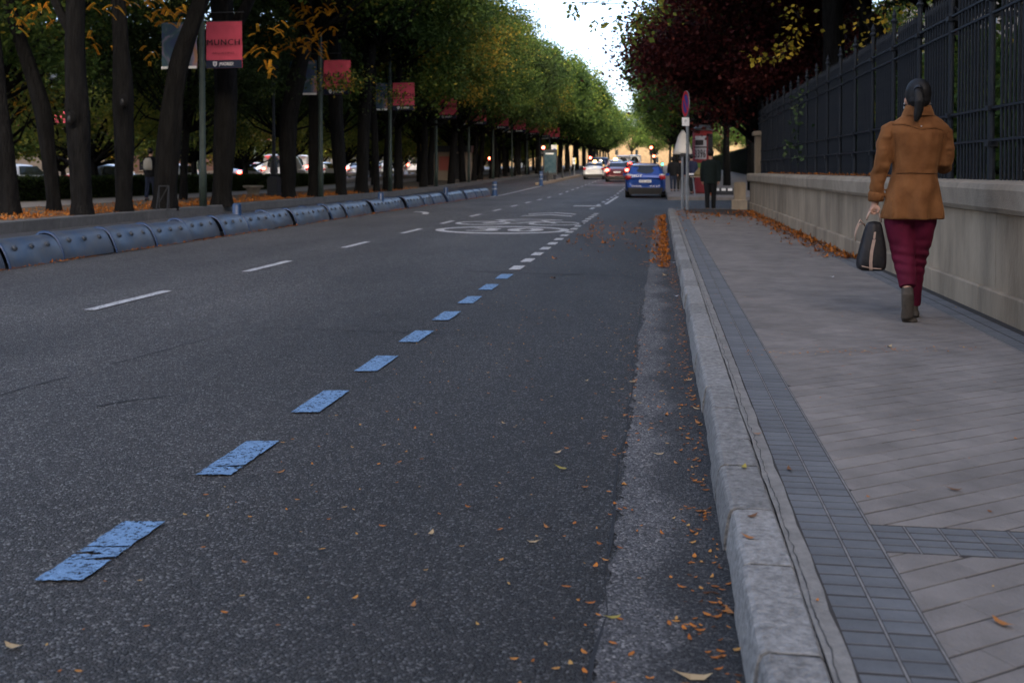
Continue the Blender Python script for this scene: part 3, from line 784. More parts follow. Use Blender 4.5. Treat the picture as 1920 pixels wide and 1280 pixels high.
# front row of the left park, placed after the photograph
LT = [
 ([(18, 406, 45), (10, 300, 40), (2, 200, 30), (-6, 90, 22), (-22, -20, 18)], 20.6, 'thick trunk at the far left edge leaning out of view', 'o1', None),
 ([(102, 398, 30), (92, 300, 30), (80, 200, 32), (50, 110, 28), (22, 30, 24), (10, -30, 20)], 22.6, 'slender trunk curving to the left between two thick trunks', 'o1', None),
 ([(155, 406, 42), (150, 300, 42), (146, 200, 50), (140, 110, 42), (142, 0, 36), (140, -60, 30)], 20.6, 'thick knotted trunk with a limb forking left, near left edge', 'l1', [[(132, 60, 20), (110, 20, 18), (85, -40, 14)]]),
 ([(232, 398, 36), (233, 300, 36), (231, 200, 40), (228, 100, 32), (222, 0, 28), (220, -50, 24)], 22.4, 'straight trunk with a dark knot hole at mid height', 'o1', None),
 ([(309, 393, 50), (315, 290, 46), (322, 200, 42), (338, 110, 36), (362, 40, 34), (392, -40, 30)], 24.3, 'broad trunk leaning right in front of the art banner', 'g1', None),
 ([(416, 386, 42), (420, 280, 42), (424, 180, 40), (421, 80, 42), (415, 0, 46), (412, -40, 40)], 27.3, 'dark trunk behind the pink banner with a limb forking right', 'g2', [[(440, 50, 26), (462, 15, 24), (480, -30, 20)]]),
 ([(541, 374, 29), (540, 300, 31), (541, 220, 34), (556, 150, 34), (572, 80, 26), (580, 0, 22)], 34.3, 'bent trunk under the orange leaf sprays', 'g2', None),
 ([(590, 371, 26), (590, 300, 25), (591, 200, 27), (594, 120, 25), (597, 40, 20)], 35.9, 'straight dark trunk right of the bent trunk', 'g1', None),
 ([(639, 367, 22), (636, 300, 26), (630, 200, 26), (628, 120, 26), (626, 40, 20)], 38.6, 'straight dark trunk under the second pink banner', 'g1', None),
 ([(678, 361, 28), (680, 300, 24), (684, 200, 24), (690, 120, 26), (700, 60, 20)], 42.3, 'thick trunk doubled by another just behind it', 'g2', None),
 ([(706, 358, 15), (704, 300, 14), (702, 240, 14), (698, 190, 14), (700, 120, 12)], 44.5, 'thin trunk pressed against the thick doubled trunk', 'g1', None),
 ([(724, 356, 15), (726, 300, 14), (730, 240, 14), (744, 190, 14), (750, 120, 14)], 46.0, 'thin trunk bending right below the third pink banner', 'g1', None),
]
for pix, Y, lb_, cr_, ex in LT:
    hero_tree(pix, Y, lb_, cr_, extra=ex, sc=.95 if Y < 30 else 1.0, drop=0 if Y < 30 else (2.4 if Y < 40 else 1.8))
for i, px, py, Y in ((2, 133, 222, 20.38), (3, 232, 190, 22.15)):
    o = [q for q in COL.objects if q.name.startswith('avenue_tree') and q.get('label') == LT[i][2]][0]
    c = Vector(atY(px, py, Y - .12)) - o.location
    MB().sphere(tuple(c), (.10, .08, .17), 12).build('bark_knot', M['bark_dark'], o, True)
    MB().sphere((c.x, c.y - .06, c.z - .02), (.045, .035, .085), 10).build('knot_hole', M['black'], o, True)
# the rest of the front row
protos = [std_tree('avenue_tree', 1, 'g1', 4.7, .2, (.4, 0)), std_tree('avenue_tree', 2, 'g2', 5.0, .22, (-.3, .3)), std_tree('avenue_tree', 3, 'd1', 4.8, .19, (.2, -.2)), std_tree('avenue_tree', 4, 'o1', 4.5, .2, (-.2, .2))]
fprotos = [std_tree('avenue_tree', 5, 'f1', 4.8, .22, (.2, .1)), std_tree('avenue_tree', 6, 'f1', 4.5, .22, (-.3, .2), cz=3.8), std_tree('avenue_tree', 7, 'f1', 5.1, .22, (.0, .1))]
low = [std_tree('avenue_tree', 8, 'l1', 2.6, .17, (.3, .2), cz=3.6), std_tree('avenue_tree', 9, 'o1', 2.4, .16, (-.3, .1), cz=3.8), std_tree('avenue_tree', 10, 'f2', 2.3, .18, (-.2, .1), cz=3.6), std_tree('avenue_tree', 11, 'fl', 2.3, .18, (.1, .1), cz=3.6)]
used = set()
def place_tree(pr, x, y, z, rz, label, group, sc=1.0, cat='tree'):
    if id(pr) not in used:
        used.add(id(pr)); o = pr; o.location = (x, y, z); o.rotation_euler = (0, 0, rz); o.scale = (sc,) * 3
    else: o = dup(pr, (x, y, z), rz, scale=(sc,) * 3)
    tag(o, label, cat, group); return o
rng = random.Random(21)
y = 49.5
G1 = 'trees in the front row of the avenue'
import itertools
_k = itertools.count(1); kc = lambda: next(_k)
while y < 100:
    place_tree(rng.choice(protos), -12.95 + rng.uniform(-.3, .3), y, .2 + zr(y), rng.uniform(0, 6.28), ordw(kc()) + ' dark trunk of the kerb row counted from the third pink banner', G1, rng.uniform(.92, 1.06))
    y += rng.uniform(3.3, 4.6)
while y < 230:
    place_tree(rng.choice(fprotos), -12.4 + rng.uniform(-.5, .5) , y, .2 + zr(y), rng.uniform(0, 6.28), ordw(kc()) + ' dark trunk of the kerb row counted from the third pink banner', G1, rng.uniform(.9, 1.1))
    y += rng.uniform(5, 7)
# second row, by the path
_k = itertools.count(1)
y = 24
while y < 130:
    place_tree(rng.choice(protos if y < 70 else fprotos), -16.1 + rng.uniform(-.6, .6) - (0 if y > 30 else .6), y, .2 + zr(y), rng.uniform(0, 6.28), ordw(kc()) + ' second row tree beside the pale path, counted from the left', 'trees of the second row in the park', rng.uniform(.68, .8))
    y += rng.uniform(7.5, 9.5)
# third row beyond the hedge
_k = itertools.count(1)
y = 30; kk = 0
while y < 170:
    kk += 1
    place_tree(low[kk % 2] if y < 75 else low[2 + kk % 2], -22.6 + rng.uniform(-.5, .5), y, .2 + zr(y), rng.uniform(0, 6.28), ordw(kc()) + ' yellowing tree beyond the clipped hedge counted from the left edge', 'trees along the hedge', rng.uniform(.85, 1.05))
    y += rng.uniform(7, 9)
y = 40; _k = itertools.count(1)
while y < 200:
    kk += 1; place_tree(low[2 + kk % 2], -46 + rng.uniform(-1, 1), y, .15 + zr(y), rng.uniform(0, 6.28), ordw(kc()) + ' tree beyond the second carriageway counted from the left', 'trees beyond the second carriageway', rng.uniform(.9, 1.15))
    y += rng.uniform(7, 9)
# right side beyond the crossing
for i, (x, y, s_) in enumerate([(6.4, 44, 1.1), (4.6, 52, 1.05), (3.9, 61, 1.05), (3.2, 72, 1.1), (8, 60, 1.1), (2.8, 84, 1.1), (2.6, 97, 1.1), (2.6, 112, 1.1), (8, 80, 1.2), (2.4, 128, 1.15), (2.4, 146, 1.15), (2.4, 166, 1.2), (9, 100, 1.2), (2.4, 190, 1.2), (2.0, 215, 1.2)]):
    place_tree(protos[i % 4] if y < 70 else fprotos[i % 3], x, y, .14 + zr(y), i * 1.3, ordw(i + 1) + ' green tree on the right beyond the crossing, counted from the nearest', 'trees on the right beyond the crossing', s_)
# closing trees at the end of the avenue
for i in range(16):
    x = -60 + i * 6.5; y = 300 + 20 * math.sin(i * 2.3)
    place_tree(fprotos[i % 3], x, y, 1.8, i, ordw(i + 1) + ' distant tree from the left closing the end of the avenue', 'trees at the end of the avenue', 1.3)
# garden trees behind the fence
def garden_tree(x, y, hgt, r, crown, label, sc=1.0, seed=1, lean=(0, 0), cz=4.2, rad=None, name='garden_tree', group=None):
    o = thing(name, label, 'tree', (x, y, 1.06), 0, group)
    P = [(0, 0, -.1), (lean[0] * .3, lean[1] * .3, hgt * .35), (lean[0] * .7, lean[1] * .7, hgt * .7), (lean[0], lean[1], hgt)]
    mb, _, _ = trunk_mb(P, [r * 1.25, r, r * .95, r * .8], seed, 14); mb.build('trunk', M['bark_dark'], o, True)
    me, lb = CR[crown]; c = (lean[0], lean[1], hgt + cz * (sc if not hasattr(sc, '__len__') else sc[2])); s3 = sc if hasattr(sc, '__len__') else (sc,) * 3
    put('crown', me, o, c, (0, 0, seed * 1.7), s3); put('limb', lb, o, c, (0, 0, seed * 1.7), s3)
    return o
CR['p1'] = make_crown('crown', M['leaf_plum'], 12, (3.2, 3.5, 3.1), 56000, 120, .5, .11, .048, shell=.15)
garden_tree(3.3, 30.6, 1.6, .12, 'p1', 'dark red plum tree spreading over the fence end', 1.0, 3, (-.5, .2), cz=3.1, name='plum_tree').location.z = .6
garden_tree(4.3, 26.0, 6.5, .27, 'd1', 'thick straight trunk behind the fence, left of a twin', 1.0, 4, (-.15, 0))
garden_tree(5.2, 27.5, 6.5, .17, 'l1', 'thinner mossy trunk just right of the thick one behind the fence', 1.0, 5, (.1, 0))
garden_tree(5.2, 19.6, 5.5, .24, 'd1', 'dark trunk behind the fence above the walking woman', .9, 6, (0, .2))
gts = [(7.5, 33, 4.5, 'd1'), (8.5, 24, 4.6, 'g1'), (7.6, 15.5, 4, 'o1'), (9.6, 19, 3.2, 'g1'), (12, 28, 3.4, 'd1'), (9.2, 10.5, 3.4, 'g2'), (12.5, 14, 3, 'g1'), (13, 21.5, 3, 'd1'), (8.5, 5.5, 3.2, 'd1')]
for i, (x, y, h_, c_) in enumerate(gts):
    garden_tree(x, y if y < 28 else 27.6, h_, .18, c_, ordw(i + 1) + ' tree deeper in the dark garden, ' + ['behind the plum tree', 'behind the twin trunks', 'above the woman head', 'far behind the woman', 'deep right of the plum tree', 'near the right edge', 'deep at the right edge', 'deep behind the woman', 'outside the right edge'][i], (1, 1, .95), 7 + i, group='trees deeper in the garden')
# shrubs behind the fence
def shrub_mesh(name, m, seed, rad, n, ln=.08, wd=.035):
    g_ = np.random.default_rng(seed); P, T, cs = crown_pts(g_, n, 40, (0, 0, rad[2]), rad, .22, -.9, .3)
    P[:, 2] = np.abs(P[:, 2]); return leaves_mesh(name, m, P, .4 + (T - .5) * .5 + g_.normal(size=n) * .12, ln, wd, seed, droop=0)
sm = [shrub_mesh('foliage', M['leaf_green'], 31, (.9, 1.3, .75), 9000), shrub_mesh('foliage', M['leaf_green'], 32, (.9, 1.2, .8), 9000)]
i = 0
for x, y, s_, q in [(4.6, 6, 1, 1), (4.9, 8.2, 1.1, 0), (4.7, 10.6, 1, 1), (5, 13, 1.2, 0), (4.8, 15.6, 1.1, 0), (5.1, 18, 1.2, 1), (4.8, 21.5, 1.2, 0), (5, 24, 1.3, 0), (6.4, 9.5, 1.5, 0), (6.6, 14, 1.6, 0), (6.5, 18.5, 1.6, 0), (6.8, 23, 1.6, 0), (4.6, 3.5, 1.1, 0), (6.3, 26.8, 1.6, 0)]:
    o = thing('garden_shrub', ordw(i + 1) + ' low dark shrub behind the railing, ' + ('close to the bars' if x < 6 else 'set back from the bars'), 'shrub', (x, y, 1.05), i, 'shrubs behind the railing')
    put('foliage', sm[q], o, (0, 0, 0), (0, 0, 0), (s_, s_, s_ * 1.1)); MB().tube([(0, 0, -.03), (0, 0, .9)], [.04, .02], 6).build('stem', M['bark_dark'], o); i += 1
o = thing('climbing_shrub', 'pale green leafy climber topping the fence before the plum tree', 'shrub', (3.55, 20.5, 1.05))
put('foliage', shrub_mesh('foliage', leafmat('leaf_ivy', [(0, (.02, .045, .015)), (.5, (.06, .10, .04)), (1, (.16, .2, .09))]), 33, (.55, 1.9, .98), 13000, .075, .04), o)
MB().tube([(0, 0, -.03), (0, 0, .9), (.1, .3, 1.5)], [.05, .035, .02], 6).build('stem', M['bark_dark'], o)
# hedge of the park
def hedge(name, x0, x1, y0, y1, z0, z1, n, label, m):
    o = thing(name, label, 'hedge', ((x0 + x1) / 2, (y0 + y1) / 2, z0))
    g_ = np.random.default_rng(8); a, b, c = (x1 - x0) / 2, (y1 - y0) / 2, z1 - z0
    P = np.stack([g_.uniform(-a, a, n), g_.uniform(-b, b, n), g_.uniform(0, c, n)], 1)
    s_ = g_.integers(0, 3, n); P[s_ == 0, 0] = a * np.sign(P[s_ == 0, 0]); P[s_ == 1, 2] = c; P[s_ == 2, 0] = a
    P += g_.normal(size=P.shape) * .03
    put('foliage', leaves_mesh('foliage', m, P, .4 + g_.normal(size=n) * .15, .08, .035, 4, 0), o)
    MB().bbox(-a + .04, a - .04, -b, b, 0, c - .05).build('core', M['bark_dark'], o)
    return o
hedge('hedge', -21.0, -20.1, 22, 62, .2, .93, 42000, 'low clipped dark green hedge running along the park path', M['leaf_dark'])
# pinnate sprays of orange leaves hanging in front of the crowns
def sprays(parent, m, pts, seed, leafl=.30, nl=12, lw=.011, ll=.058, spread=.55, per=7, name='orange_spray'):
    r = np.random.default_rng(seed); vs = []; fs = []; tn = []
    for p in pts:
        for _ in range(per):
            b = np.array(p) + r.normal(size=3) * spread * np.array([1, .7, .5]); a = r.uniform(0, 6.28)
            d0 = np.array([math.cos(a), math.sin(a) * .5, r.uniform(-.5, .25)]); d0 /= np.linalg.norm(d0); T = r.uniform(0, 1); cur = b.copy(); L = leafl * r.uniform(.7, 1.2)
            for q in range(nl):
                d = d0 + np.array([0, 0, -.09 * q]); d /= np.linalg.norm(d); cur = cur + d * L / nl
                side = np.cross(d, [0, .3, 1]); side /= np.linalg.norm(side)
                for sg in (-1, 1):
                    e = side * sg + np.array([0, 0, -.55]) + d * .35; e /= np.linalg.norm(e); u = np.cross(e, [0.1, 1, .1]); u /= np.linalg.norm(u)
                    k = len(vs); vs += [cur, cur + e * ll * .5 + u * lw, cur + e * ll, cur + e * ll * .5 - u * lw]; fs.append((k, k + 1, k + 2, k + 3)); tn.append(T + r.normal() * .15)
    me = bpy.data.meshes.new(name); me.from_pydata([tuple(v) for v in vs], [], fs); a = me.attributes.new('tone', 'FLOAT', 'FACE')
    a.data.foreach_set('value', np.clip(tn, 0, 1).astype(np.float32)); me.materials.append(m); me.update()
    o = put(name, me, parent); o['kind'] = 'stuff'; return o
av = [o for o in COL.objects if o.name.startswith('avenue_tree') and o.get('label')]
def tree_by(lbl): return next(o for o in av if o['label'] == lbl)
bt = tree_by(LT[6][2])
def loc_pts(o, L): return [tuple(Vector(atY(a, b, c)) - o.location) for a, b, c in L]
sprays(bt, M['leaf_orange'], loc_pts(bt, [(520, 60, 33.4), (545, 75, 33.2), (570, 72, 33), (600, 75, 33), (500, 85, 33.4), (535, 90, 33), (588, 95, 33), (560, 15, 33), (590, 20, 33), (625, 14, 33), (560, 45, 33), (500, 45, 33.2), (605, 55, 33.2)]), 5, per=9, spread=.22)
t5 = tree_by(LT[4][2])
sprays(t5, M['leaf_orange'], loc_pts(t5, [(335, 20, 24.6), (300, 5, 24.6), (262, 5, 24.6), (305, 30, 25), (500, 90, 26.5), (505, 50, 26.5), (510, 120, 27)]), 6, per=8, spread=.2)
t2 = tree_by(LT[1][2])
sprays(t2, M['leaf_orange'], loc_pts(t2, [(50, 28, 22), (75, 12, 22), (100, 5, 22), (205, 8, 21.5), (160, 75, 24), (290, 95, 26), (55, 200, 30), (30, 160, 30)]), 7, per=7, spread=.25)
0 and sprays(t2, M['leaf_green'], loc_pts(t2, [(60, 85, 22), (80, 110, 22), (68, 100, 22)]), 8, per=8, spread=.2, name='green_spray')
0 and sprays(t5, M['leaf_light'], loc_pts(t5, [(330, 55, 24), (345, 60, 24), (320, 40, 24)]), 9, per=9, spread=.25, name='green_spray')
# broad-leaved twigs: over the road at the top, and yellow ones behind the fence
def twig(parent, m, pts, seed, ln, wd, n=26, spread=.25, name='leafy_twig'):
    r = np.random.default_rng(seed); P = np.concatenate([np.array(p) + r.normal(size=(n, 3)) * spread * np.array([1, 1, .6]) for p in pts])
    o = put(name, leaves_mesh(name, m, P, r.uniform(0, 1, len(P)), ln, wd, seed, .5), parent); o['kind'] = 'stuff'
    mb = MB(); 
    for a, b in zip(pts[:-1], pts[1:]): mb.tube([a, b], .01, 5)
    if mb.v: mb.build('twig', M['bark_dark'], parent)
    return o
gt = [o for o in COL.objects if o.name.startswith('garden_tree')]
t_thick = gt[0]
twig(t_thick, M['leaf_yellow'], loc_pts(t_thick, [(1497, 55, 18), (1490, 72, 18), (1478, 85, 18), (1470, 100, 18), (1450, 108, 18), (1420, 105, 18)]), 3, .09, .038, 18, .11, 'yellow_twig')
twig(t_thick, M['leaf_yellow'], loc_pts(t_thick, [(1640, 70, 18), (1620, 40, 18), (1655, 10, 18), (1660, 40, 18), (1605, 95, 18)]), 4, .09, .038, 14, .22, 'yellow_twig')
twig(t_thick, M['leaf_yellow'], loc_pts(t_thick, [(1495, 20, 19), (1500, 35, 19), (1480, 10, 19)]), 14, .09, .038, 10, .14, 'yellow_twig')
t8 = tree_by(LT[7][2])
twig(t8, M['leaf_green'], loc_pts(t8, [(610, 150, 34.8), (628, 158, 34.8), (645, 150, 34.8), (660, 160, 34.8), (675, 145, 34.8)]), 8, .12, .04, 110, .26, 'drooping_twig')
t10 = tree_by(LT[9][2])
twig(t10, M['leaf_green'], loc_pts(t10, [(700, 165, 43), (722, 180, 43), (738, 172, 43), (752, 192, 43)]), 9, .12, .04, 110, .32, 'drooping_twig')
road_tree = garden_tree(7.0, 25.0, 5.2, .2, 'l1', 'leafy tree whose twigs reach over the road at the top', 1.0, 21, (-2.6, 1.5), cz=4.4)
twig(road_tree, M['leaf_light'], loc_pts(road_tree, [(1230, 10, 22), (1215, 25, 22), (1185, 45, 22), (1175, 60, 22)]), 5, .13, .055, 26, .22)
twig(road_tree, M['leaf_light'], loc_pts(road_tree, [(1180, 5, 20), (1145, 8, 20), (1120, 6, 20), (1085, 5, 20)]), 6, .11, .045, 7, .12)
twig(road_tree, M['leaf_light'], loc_pts(road_tree, [(1078, 10, 20), (1085, 22, 20), (1080, 30, 20)]), 7, .11, .045, 7, .08)
twig(road_tree, M['leaf_light'], loc_pts(road_tree, [(1122, 42, 20), (1118, 52, 20)]), 8, .1, .04, 7, .06)
# fallen leaves
def litter(name, pts, seed, size, label, cat=None, tmin=0, tmax=1, parent=None):
    r = np.random.default_rng(seed); n = len(pts); vs = []; fs = []; tn = []
    for p in pts:
        a = r.uniform(0, 6.28); s = size * r.uniform(.5, 1.3); wq = s * r.uniform(.3, .5); c, d = math.cos(a), math.sin(a); k = len(vs)
        cu = s * r.uniform(.0, .3 if size < .05 else .75); x, y, z = p
        L = [(-s / 2, 0, cu * .6), (-s * .1, wq / 2, .15 * cu), (s * .3, wq * .4, cu * .3), (s / 2, 0, cu), (s * .3, -wq * .4, cu * .3), (-s * .1, -wq / 2, .15 * cu)]
        vs += [(x + c * u - d * v, y + d * u + c * v, z + .003 + h_) for u, v, h_ in L]; fs += [(k, k + 1, k + 5), (k + 1, k + 2, k + 4, k + 5), (k + 2, k + 3, k + 4)]; tn += [r.uniform(tmin, tmax)] * 3
    me = bpy.data.meshes.new(name); me.from_pydata(vs, [], fs); a = me.attributes.new('tone', 'FLOAT', 'FACE')
    a.data.foreach_set('value', np.array(tn, dtype=np.float32)); me.materials.append(M['litter']); me.update()
    o = put(name, me, parent); tag(o, label, cat, kind='stuff'); return o
r = np.random.default_rng(77)
P = [( .19 - abs(r.normal()) * .05, y_, .004) for y_ in r.uniform(1.8, 13, 420)]
litter('gutter_leaves', P, 1, .026, 'small dry leaves and bits caught along the kerb foot', 'leaf litter')
P = [( .2 - abs(r.normal()) * .13, y_, .004) for y_ in r.uniform(1.8, 14, 150)] + [(-.15 + r.normal() * .06, y_, .005) for y_ in r.uniform(1.8, 8, 90)] + [(x_, y_, .005) for x_, y_ in zip(r.uniform(-1.2, .1, 60), r.uniform(1.8, 9, 60))]
litter('gutter_scraps', P, 11, .026, 'orange and yellow leaf pieces strewn over the concrete gutter', 'leaf litter', .35, .95)
P = [(.12 - abs(r.normal()) * .10, y_, .004) for y_ in r.uniform(12.5, 27, 900)] + [(x_, y_, .004) for x_, y_ in zip(r.uniform(-1.5, .1, 260), 19 + r.normal(size=260) * 2.3)]
litter('kerb_leaf_drift', P, 2, .09, 'orange leaf drift lying in the gutter near the crossing', 'leaf litter', .2, .9)
P = [(x_, y_, 0.004) for x_, y_ in zip(r.uniform(-1.7, .2, 500), r.uniform(2, 16, 500))]
litter('road_litter', P, 3, .022, 'tiny pale leaf scraps scattered over the parking lane', 'leaf litter', .5, .95)
P = [(2.34 - abs(r.normal()) * .20, y_, .142) for y_ in r.uniform(12.5, 27, 1100)] + [(x_, y_, .14) for x_, y_ in zip(r.uniform(.35, 2.2, 260), 24 + r.normal(size=260) * 2.0)]
litter('wall_leaf_drift', P, 4, .095, 'orange leaves gathered on the pavement along the wall foot', 'leaf litter', .15, .85)
P = [(2.62 + abs(r.normal()) * .06, y_, 1.118) for y_ in r.uniform(11, 26, 360)]
litter('coping_leaves', P, 5, .07, 'dry leaves lying on the coping under the railing', 'leaf litter', .1, .8)
P = [(x_, y_, .215) for x_, y_ in zip(-12.5 - abs(r.normal(size=5200)) * 1.1, r.uniform(16, 60, 5200))] + [(x_, y_, .215) for x_, y_ in zip(r.uniform(-16, -12.5, 1500), r.uniform(18, 45, 1500))]
litter('park_leaves', P, 6, .12, 'orange leaves covering the soil under the left trees', 'leaf litter', .3, .75)
P = [(x_, y_, .006) for x_, y_ in zip(-7.78 + abs(r.normal(size=900)) * .05, r.uniform(10, 46, 900))]
litter('separator_leaves', P, 7, .06, 'brown leaves caught along the foot of the blue separators', 'leaf litter', .1, .7)
P = [(x_, y_, .14) for x_, y_ in zip(r.uniform(.35, 2.3, 90), r.uniform(2.2, 14, 90))] + [(x_, 6.0 + (x_ - .6) * .25 + r.normal() * .06, .14) for x_ in r.uniform(.5, 1.9, 120)]
litter('pavement_scraps', P, 8, .022, 'tiny leaf scraps scattered on the near pavement', 'leaf litter', .2, 1)
# single larger leaves one can point at
one = MB(); one.add([(-.035, 0, .012), (-.01, .014, .003), (.02, .012, .004), (.04, 0, .016), (.02, -.012, .004), (-.01, -.014, .003), (-.055, .002, .018)], [(0, 1, 5), (1, 2, 4, 5), (2, 3, 4), (0, 5, 6)])
lm = [mat('dry_leaf_a', (.34, .14, .04), .7), mat('dry_leaf_b', (.42, .30, .16), .7), mat('dry_leaf_c', (.30, .24, .05), .7), mat('dry_leaf_d', (.15, .07, .03), .7)]
leafm = [one.mesh('fallen_leaf', q) for q in lm]
spots = [(1303, 1274, 0, 1.3, 1), (1368, 1150, 0, .8, 0), (1410, 970, .14, .8, 3), (1405, 1010, .14, .7, 0), (1395, 878, .14, .8, 2), (1420, 815, .14, .6, 0), (1310, 795, 0, 1, 0), (1298, 745, 0, .8, 0), (1308, 768, 0, .9, 1),
  (1250, 779, 0, .8, 0), (1235, 853, 0, .8, 1), (1268, 870, 0, .6, 0), (1045, 850, 0, .8, 1), (1055, 880, 0, 1, 2), (808, 1002, 0, .7, 1), (1000, 1018, 0, .7, 1), (1025, 990, 0, .6, 0), (525, 887, 0, .7, 0), (460, 1056, 0, .5, 0), (775, 1137, 0, .6, 0),
  (1150, 1160, 0, .7, 2), (1880, 1172, .14, .9, 0), (1668, 651, .14, 1, 1), (1790, 920, .14, .8, 3), (1480, 882, .14, .7, 3), (1185, 717, 0, .9, 1), (1248, 517, 0, 1.6, 1), (1238, 655, 0, .8, 0), (25, 1215, 0, .9, 1), (1345, 900, 0, .9, 0), (1290, 714, 0, .9, 1), (945, 795, 0, .6, 1), (1100, 715, 0, .6, 1), (965, 735, 0, .5, 0)]
for i, (px, py, z) in enumerate([(1262, 493, 0), (1268, 556, 0), (1560, 520, .14)]):
    x, y = at(px, py, z); o = MB().add([(-.025, 0, .01), (.0, .018, .004), (.03, .004, .012), (.004, -.016, .003)], [(0, 1, 3), (1, 2, 3)]).build('paper_scrap', M['white'], None, loc=(x, y, z + .003))
    tag(o, ['white paper scrap in the gutter near the kerb, farther one', 'white paper scrap in the gutter near the kerb, nearer one', 'white paper scrap on the pavement left of the woman'][i], 'paper')
for i, (px, py, z, s_, q) in enumerate(spots):
    x, y = at(px, py, z); o = put('fallen_leaf', leafm[q], None, (x, y, z + .004), (0, 0, i * 1.9), (s_ * .8,) * 3)
    tag(o, 'curled dry leaf lying on the pavement' if z else 'curled dry leaf lying on the road near the kerb', 'leaf', 'fallen leaves on the pavement' if z else 'fallen leaves on the road')

hedge('tall_hedge', 8.4, 9.4, 46, 170, .1, 3.4, 50000, 'tall dark hedge along the back of the right pavement beyond the crossing', M['leaf_dark'])
hedge('tall_hedge', 4.2, 9.6, 240, 242, 1.9, 6.5, 16000, 'high hedge closing the far right pavement', M['leaf_green'])
# ------------------------------------------------------------ lane separators
def separator(seed, sag=0.0):
    r = random.Random(seed); o = thing('lane_separator', None, None)
    L = 1.19; nb = 14; prof = []
    prof = [(0, .01), (-.004, .05), (-.03, .13), (-.065, .21), (-.105, .28), (-.155, .335), (-.22, .368), (-.29, .378), (-.36, .366), (-.43, .32), (-.49, .23), (-.53, .12), (-.55, .01)]
    mb = MB(); vs = []
    dents = [(r.uniform(.2, 1), r.uniform(0, .5), r.uniform(.0, .035)) for _ in range(3)]
    for j in range(nb + 1):
        y = .012 + (L - .024) * j / nb
        for k, (px, pz) in enumerate(prof):
            es = .95 + .05 * min(1, min(j, nb - j) / 1.5)
            dn = sum(d_ * math.exp(-((y - a) ** 2 / .03 + (k / 12 - b) ** 2 / .02)) for a, b, d_ in dents)
            wv = .012 * noise.noise(Vector((px * 3, y * 2.4, seed))) - sag * math.sin(math.pi * j / nb) * pz
            vs.append((-.275 + (px + .275) * (.5 + .5 * es) - dn, y, (pz + wv - dn * .3) * es))
    n = len(prof)
    mb.add(vs, [(j * n + k, (j + 1) * n + k, (j + 1) * n + k + 1, j * n + k + 1) for j in range(nb) for k in range(n - 1)])
    mb.build('shell', M['sep_body'], o, True)
    for y in (0.0,):  # end flange
        f = MB(); vs = []
        for (dy, s_) in ((-.004, .95), (.004, 1.03), (.018, 1.03), (.028, .95)):
            for (px, pz) in prof: vs.append((-.275 + (px + .275) * s_, y + dy, max(.005, pz * s_)))
        f.add(vs, [(j * n + k, j * n + k + 1, (j + 1) * n + k + 1, (j + 1) * n + k) for j in range(3) for k in range(n - 1)])
        f.build('end_flange', M['sep_blue'], o, True)
    for q in range(3):  # recessed studs on the flank
        y = .24 + q * .35; c = Vector((-.088, y, .252)); nrm = Vector((.87, 0, .5))
        m2 = MB(); m2.tube([c - nrm * .02, c + nrm * .012, c + nrm * .013, c - nrm * .004], [.038, .035, .027, .022], 14); m2.build('stud', M['sep_hole'], o, True)
    return o
sp = [separator(1), separator(2, .06), separator(3, .03)]
y = 9.97; i = 0
while y < 46.0:
    lab = ordw(max(1, i)) + ' blue-grey plastic separator segment counted from the left picture edge'
    o = sp[i] if i < 3 else dup(sp[(i * 7) % 3])
    o.location = (-7.78 + .035 * math.sin(i * 2.3), y, .008 * math.sin(i * 4.1)); o.rotation_euler = (0, 0, R([0, 1.6, -2, .9, -.6][i % 5]))
    if abs(y - 12.41) < .3: lab = 'blue lane separator segment with its near end gaping open at the left edge'
    elif y < 11: lab = 'blue lane separator segment just outside the left picture edge'
    elif y < 12.3: lab = 'blue lane separator segment cut by the left picture edge'
    tag(o, lab, 'lane separator', 'blue lane separators along the bus lane'); y += 1.22; i += 1
def delineator(name, label, x, y, z, h=.62, r_=.085, bands=True, group='blue delineator posts'):
    o = thing(name, label, 'post', (x, y, z), 0, group)
    m2 = MB(); m2.tube([(0, 0, 0), (0, 0, .05), (0, 0, .07), (0, 0, h - .03), (0, 0, h)], [r_ * 1.5, r_ * 1.4, r_, r_, r_ * .8], 14); m2.build('shaft', M['sep_blue'], o, True)
    if bands:
        for q in (.45, .72): MB().tube([(0, 0, h * q), (0, 0, h * q + .05)], r_ * 1.04, 14).build('band', M['grey_metal'], o)
    return o
delineator('delineator_post', 'short blue post standing between separators, nearest to the camera', -8.05, 18.5, .0, .56, bands=False)
delineator('delineator_post', 'short blue post between separators, second from the camera', -7.95, 28.3, .0, .56, bands=False)
delineator('delineator_post', 'short blue post between separators, third from the camera', -7.95, 37.2, .0, .55, bands=False)
delineator('delineator_post', 'blue post with pale band closing the separator line', -7.6, 46.4, .0, .68, .12)
delineator('delineator_post', 'dark banded post at the start of the far traffic island', -7.55, 64.5, zr(64.5), .95, .13)
